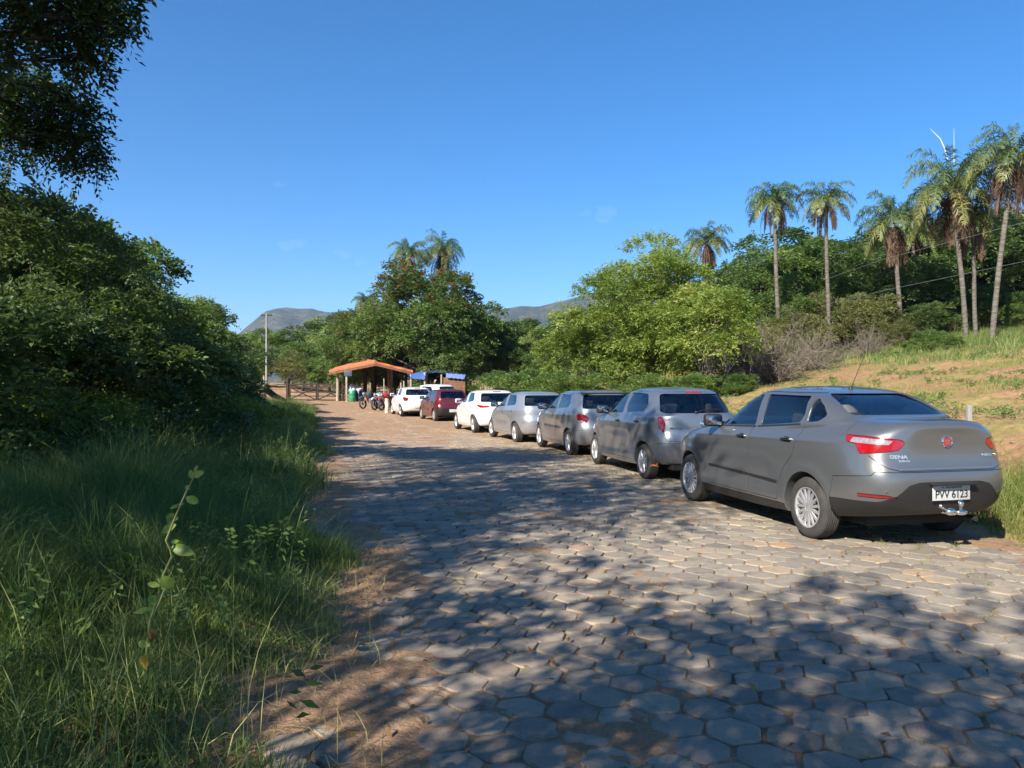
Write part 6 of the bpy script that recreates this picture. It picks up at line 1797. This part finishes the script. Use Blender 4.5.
# move each tuft to the nearest joint between hexagons
jj = np.round((v+.10)/(.25*math.sqrt(3)/2)); off = (jj % 2)*.125; ii = np.round((u-off)/.25)
cu = ii*.25+off; cv = -.10+jj*.25*math.sqrt(3)/2
a = np.arctan2(v-cv, u-cu); k = np.round(a/(math.pi/3)); aa = k*math.pi/3; 
u2 = cu+.126*np.cos(aa)-rng.uniform(-.07, .07, len(u))*np.sin(aa); v2 = cv+.126*np.sin(aa)+rng.uniform(-.07, .07, len(u))*np.cos(aa)
C = np.stack([u2*DX+v2*NX, u2*DY+v2*NY, 0*u2], 1); C[:, 2] = ground0(C[:, 0], C[:, 1])-.012
per = 9; n = len(C); P = np.repeat(C, per, 0); P[:, :2] += rng.normal(0, .012, (n*per, 2))
parts.append(blades(P, np.repeat(rng.uniform(.015, .055, n)*(1+.9*(v2 > 5)), per)*rng.uniform(.5, 1.3, n*per), rng, w0=.004, lean=1.0, segs=2, tint=np.clip(np.repeat(rng.uniform(.25, .8, n), per)+rng.normal(0, .1, n*per), 0, 1)))
V, F, T = join(parts)
tag(link('joint_grass', np_mesh('joint_grass', V, F, LEAF['dry'], T)), 'sparse grass and dry litter between the pavers', 'grass', kind='stuff')
# clumps standing on the sandy left edge of the paving
for (px, py, n_, h_) in []: pass
# bank grass on the right
parts = []
C, u, v = uvfield(46000, 3, 60, 6.9, 44, 1.25)
near = np.exp(-((v-8.3)/1.2)**2)
patch = wob(C[:, 0], C[:, 1], 2.2)
keep = (rng.random(len(u)) < np.clip(.32+.5*patch+.8*near*(u < 16)+.5*sstep(v, 24, 34)+.35*sstep(u, 32, 42), .05, 1))
C, u, v, near, patch = C[keep], u[keep], v[keep], near[keep], patch[keep]
h = .09+.10*np.clip(patch, 0, 1)+.26*near*(u < 18)+.30*sstep(v, 26, 33)+.22*sstep(u, 34, 44)
h *= rng.uniform(.6, 1.3, len(h)); per = 7
tt = np.clip(.48-.14*near+.22*rng.random(len(h))-.15*sstep(v, 26, 33), 0, 1)
parts.append(tufts(C, per, .09, h, .5, w0=.015, lean=.6, segs=2, tint=np.clip(np.repeat(tt, per)+rng.normal(0, .12, len(C)*per), 0, 1)))
# taller grass strip right beside the saloon
C, u, v = uvfield(2600, 3.5, 17, 7.0, 9.6); h = rng.uniform(.18, .55, len(u))*sstep(v, 6.9, 7.6); per = 9
parts.append(tufts(C, per, .05, h+.05, .5, w0=.010, lean=.55, segs=3, tint=np.clip(np.repeat(rng.uniform(.10, .5, len(C)), per)+rng.normal(0, .1, len(C)*per), 0, 1)))
V, F, T = join(parts)
tag(link('bank_grass', np_mesh('bank_grass', V, F, LEAF['dry'], T)), 'yellowing grass tufts on the orange earth bank', 'grass', kind='stuff')
C, u, v = uvfield(9000, 22, 48, 24, 42); keep = rng.random(len(u)) < .35+.5*sstep(v, 27, 33); C = C[keep]; per = 6
V, F, T = tufts(C, per, .12, rng.uniform(.2, .55, len(C)), .5, w0=.03, lean=.5, segs=2, tint=np.clip(np.repeat(rng.uniform(.4, .85, len(C)), per)+rng.normal(0, .1, len(C)*per), 0, 1))
tag(link('crest_grass', np_mesh('crest_grass', V, F, LEAF['grass'], T)), 'tall green grass along the crest of the bank under the palms', 'grass', kind='stuff')
# green weeds on the bank
C, u, v = uvfield(420, 6, 40, 9, 36); C = np.repeat(C, 16, 0); C[:, :2] += rng.normal(0, .16, (len(C), 2)); C[:, 2] = ground(C[:, 0], C[:, 1])+rng.uniform(.0, .12, len(C))
D = rng.normal(0, .5, (len(C), 3)); D[:, 2] = .8
V, F, T = sprays(C, D, rng, nl=7, ll=.065, lw=.028, sl=.15, tint=rng.uniform(.35, .85, len(C)))
tag(link('bank_weeds', np_mesh('bank_weeds', V, F, LEAF['mid'], T)), 'low green leafy weeds scattered over the bank', 'weeds', kind='stuff')

# stones and clods on the bank and along the road edge, fallen leaves on the paving
n_ = 2600; C, u, v = uvfield(n_, 3, 42, 6.9, 32, 1.2)
o8 = np.array([[1, 0, 0], [0, 1, 0], [-1, 0, 0], [0, -1, 0], [0, 0, .7], [0, 0, -.7]]); q8 = np.array([[0, 1, 4], [1, 2, 4], [2, 3, 4], [3, 0, 4], [1, 0, 5], [2, 1, 5], [3, 2, 5], [0, 3, 5]])
sz = rng.exponential(.016, n_)+.010; C[:, 2] = ground(C[:, 0], C[:, 1])
a_ = rng.uniform(0, 6.28, n_); ca, sa = np.cos(a_), np.sin(a_)
O = o8[None]*(sz[:, None, None])*rng.uniform(.55, 1.3, (n_, 6, 3)); X = O[..., 0]*ca[:, None]-O[..., 1]*sa[:, None]; Y_ = O[..., 0]*sa[:, None]+O[..., 1]*ca[:, None]
V = np.stack([X+C[:, None, 0], Y_+C[:, None, 1], O[..., 2]+C[:, None, 2]], -1).reshape(-1, 3); F = (q8[None]+(np.arange(n_)*6)[:, None, None]).reshape(-1, 3)
tag(link('stones', np_mesh('stones', V, F, simple('earthy_stone', (.22, .145, .09), .95, var=.4, scale=2), smooth=False)), 'stones and earth clods strewn over the bank', 'stones', kind='stuff')
C, u, v = uvfield(1500, 1.8, 20, -.2, 7.0, 1.3); keep = rng.random(len(u)) < np.clip(.25+.5*(v < 1.5)+.5*(v > 5.5), 0, 1); C = C[keep]; C[:, 2] = ground0(C[:, 0], C[:, 1])+.012
D = rng.normal(0, 1, (len(C), 3)); D[:, 2] = .15
V, F, T = sprays(C, D, rng, nl=1, ll=.055, lw=.026, sl=.01, droop=0, spread=.2, tint=rng.uniform(.1, .9, len(C)))
tag(link('fallen_leaves', np_mesh('fallen_leaves', V, F, leafmat('dead_leaves', [(0, (.10, .055, .03)), (.5, (.22, .13, .06)), (1, (.38, .28, .13))], .1, .8), T)), 'dry brown leaves fallen on the paving', 'leaves', kind='stuff')

# the tall stalky plant in the foreground
def stalk():
    Y = 3.7
    pts = [(146, 672), (147, 648), (150, 622), (158, 596), (163, 575), (172, 556), (170, 548), (166, 540), (176, 515), (186, 492), (193, 478), (195, 470)]
    root = empty('stalky_plant', at(146, 672, Y)); r0 = root.location.copy()
    tag(root, 'tall thin sapling with a few lit oval leaves standing in the verge grass', 'plant')
    W = [at(px, py, Y-.02*i)-r0 for i, (px, py) in enumerate(pts)]
    W[0].z = gz(r0.x, r0.y)-r0.z-.02
    mb = MB(); mb.tube(W, [.007, .0065, .006, .006, .0056, .0054, .0052, .005, .0045, .004, .0033, .0026], 7)
    mb.tube([W[2], at(160, 600, Y+.05)-r0, at(174, 565, Y+.08)-r0], [.004, .003, .002], 6)
    mb.build('stem', [simple('green_stem', (.26, .27, .10), .6)], root, smooth=60)
    lv = [(172, 546, 192, 553, .034, 0), (176, 524, 160, 532, .026, 1), (170, 520, 166, 520, .02, 1), (181, 541, 168, 541, .012, 0), (162, 576, 173, 588, .040, 1), (160, 585, 147, 583, .018, 2), (156, 595, 150, 605, .034, 1),
          (154, 608, 133, 612, .018, 1), (186, 497, 199, 502, .026, 1), (184, 503, 168, 508, .012, 0), (190, 489, 184, 485, .014, 1), (194, 476, 203, 471, .022, 2), (193, 478, 190, 470, .018, 2), (195, 472, 197, 464, .012, 2),
          (151, 628, 156, 640, .022, 3), (150, 645, 136, 642, .022, 2), (148, 655, 140, 668, .038, 4), (150, 632, 148, 640, .018, 3), (178, 518, 164, 517, .030, 0)]
    cols = {0: (.18, .28, .04), 1: (.28, .38, .06), 2: (.42, .48, .10), 3: (.32, .19, .07), 4: (.66, .42, .07)}
    mats_ = {}
    for k, c in cols.items():
        m_, nt, out = mat('sapling_leaf'); tc = N(nt, 'ShaderNodeTexCoord'); n_ = noise(nt, 60, 4, .6, tc.outputs['Object'])
        r_ = ramp(nt, n_.outputs[0], [(.3, tuple(x*.75 for x in c)), (.7, tuple(min(1, x*1.2) for x in c))])
        p_ = N(nt, 'ShaderNodeBsdfPrincipled'); p_.inputs['Roughness'].default_value = .45; nt.links.new(r_.outputs[0], p_.inputs['Base Color'])
        t_ = N(nt, 'ShaderNodeBsdfTranslucent'); nt.links.new(r_.outputs[0], t_.inputs[0]); ms = N(nt, 'ShaderNodeMixShader'); ms.inputs[0].default_value = .45
        nt.links.new(p_.outputs[0], ms.inputs[1]); nt.links.new(t_.outputs[0], ms.inputs[2]); nt.links.new(ms.outputs[0], out.inputs[0]); mats_[k] = m_
    for (x0, y0, x1, y1, w_, k) in lv:
        a = at(x0, y0, Y-.1)-r0; b = at(x1, y1, Y-.1+random.uniform(-.04, .04))-r0
        d = b-a; L = d.length; d.normalize(); s = d.cross(Vector((0, -1, .35))).normalized(); nn = s.cross(d)
        V = []; F = []; ns = 8
        for i in range(ns+1):
            t = i/ns; hw = w_*.78*math.sin(math.pi*min(1, t*.93+.05))**.8*(1 if t < 1 else 0)
            c = a+d*L*t+nn*(-.18*L*t*t)
            V += [c-s*hw+nn*hw*.35, c, c+s*hw+nn*hw*.35]
        for i in range(ns):
            q = i*3; F += [(q, q+1, q+4, q+3), (q+1, q+2, q+5, q+4)]
        me = py_mesh('leaf', V, F, [mats_[k]]); me.polygons.foreach_set('use_smooth', [True]*len(F)); link('leaf', me, root)
stalk()
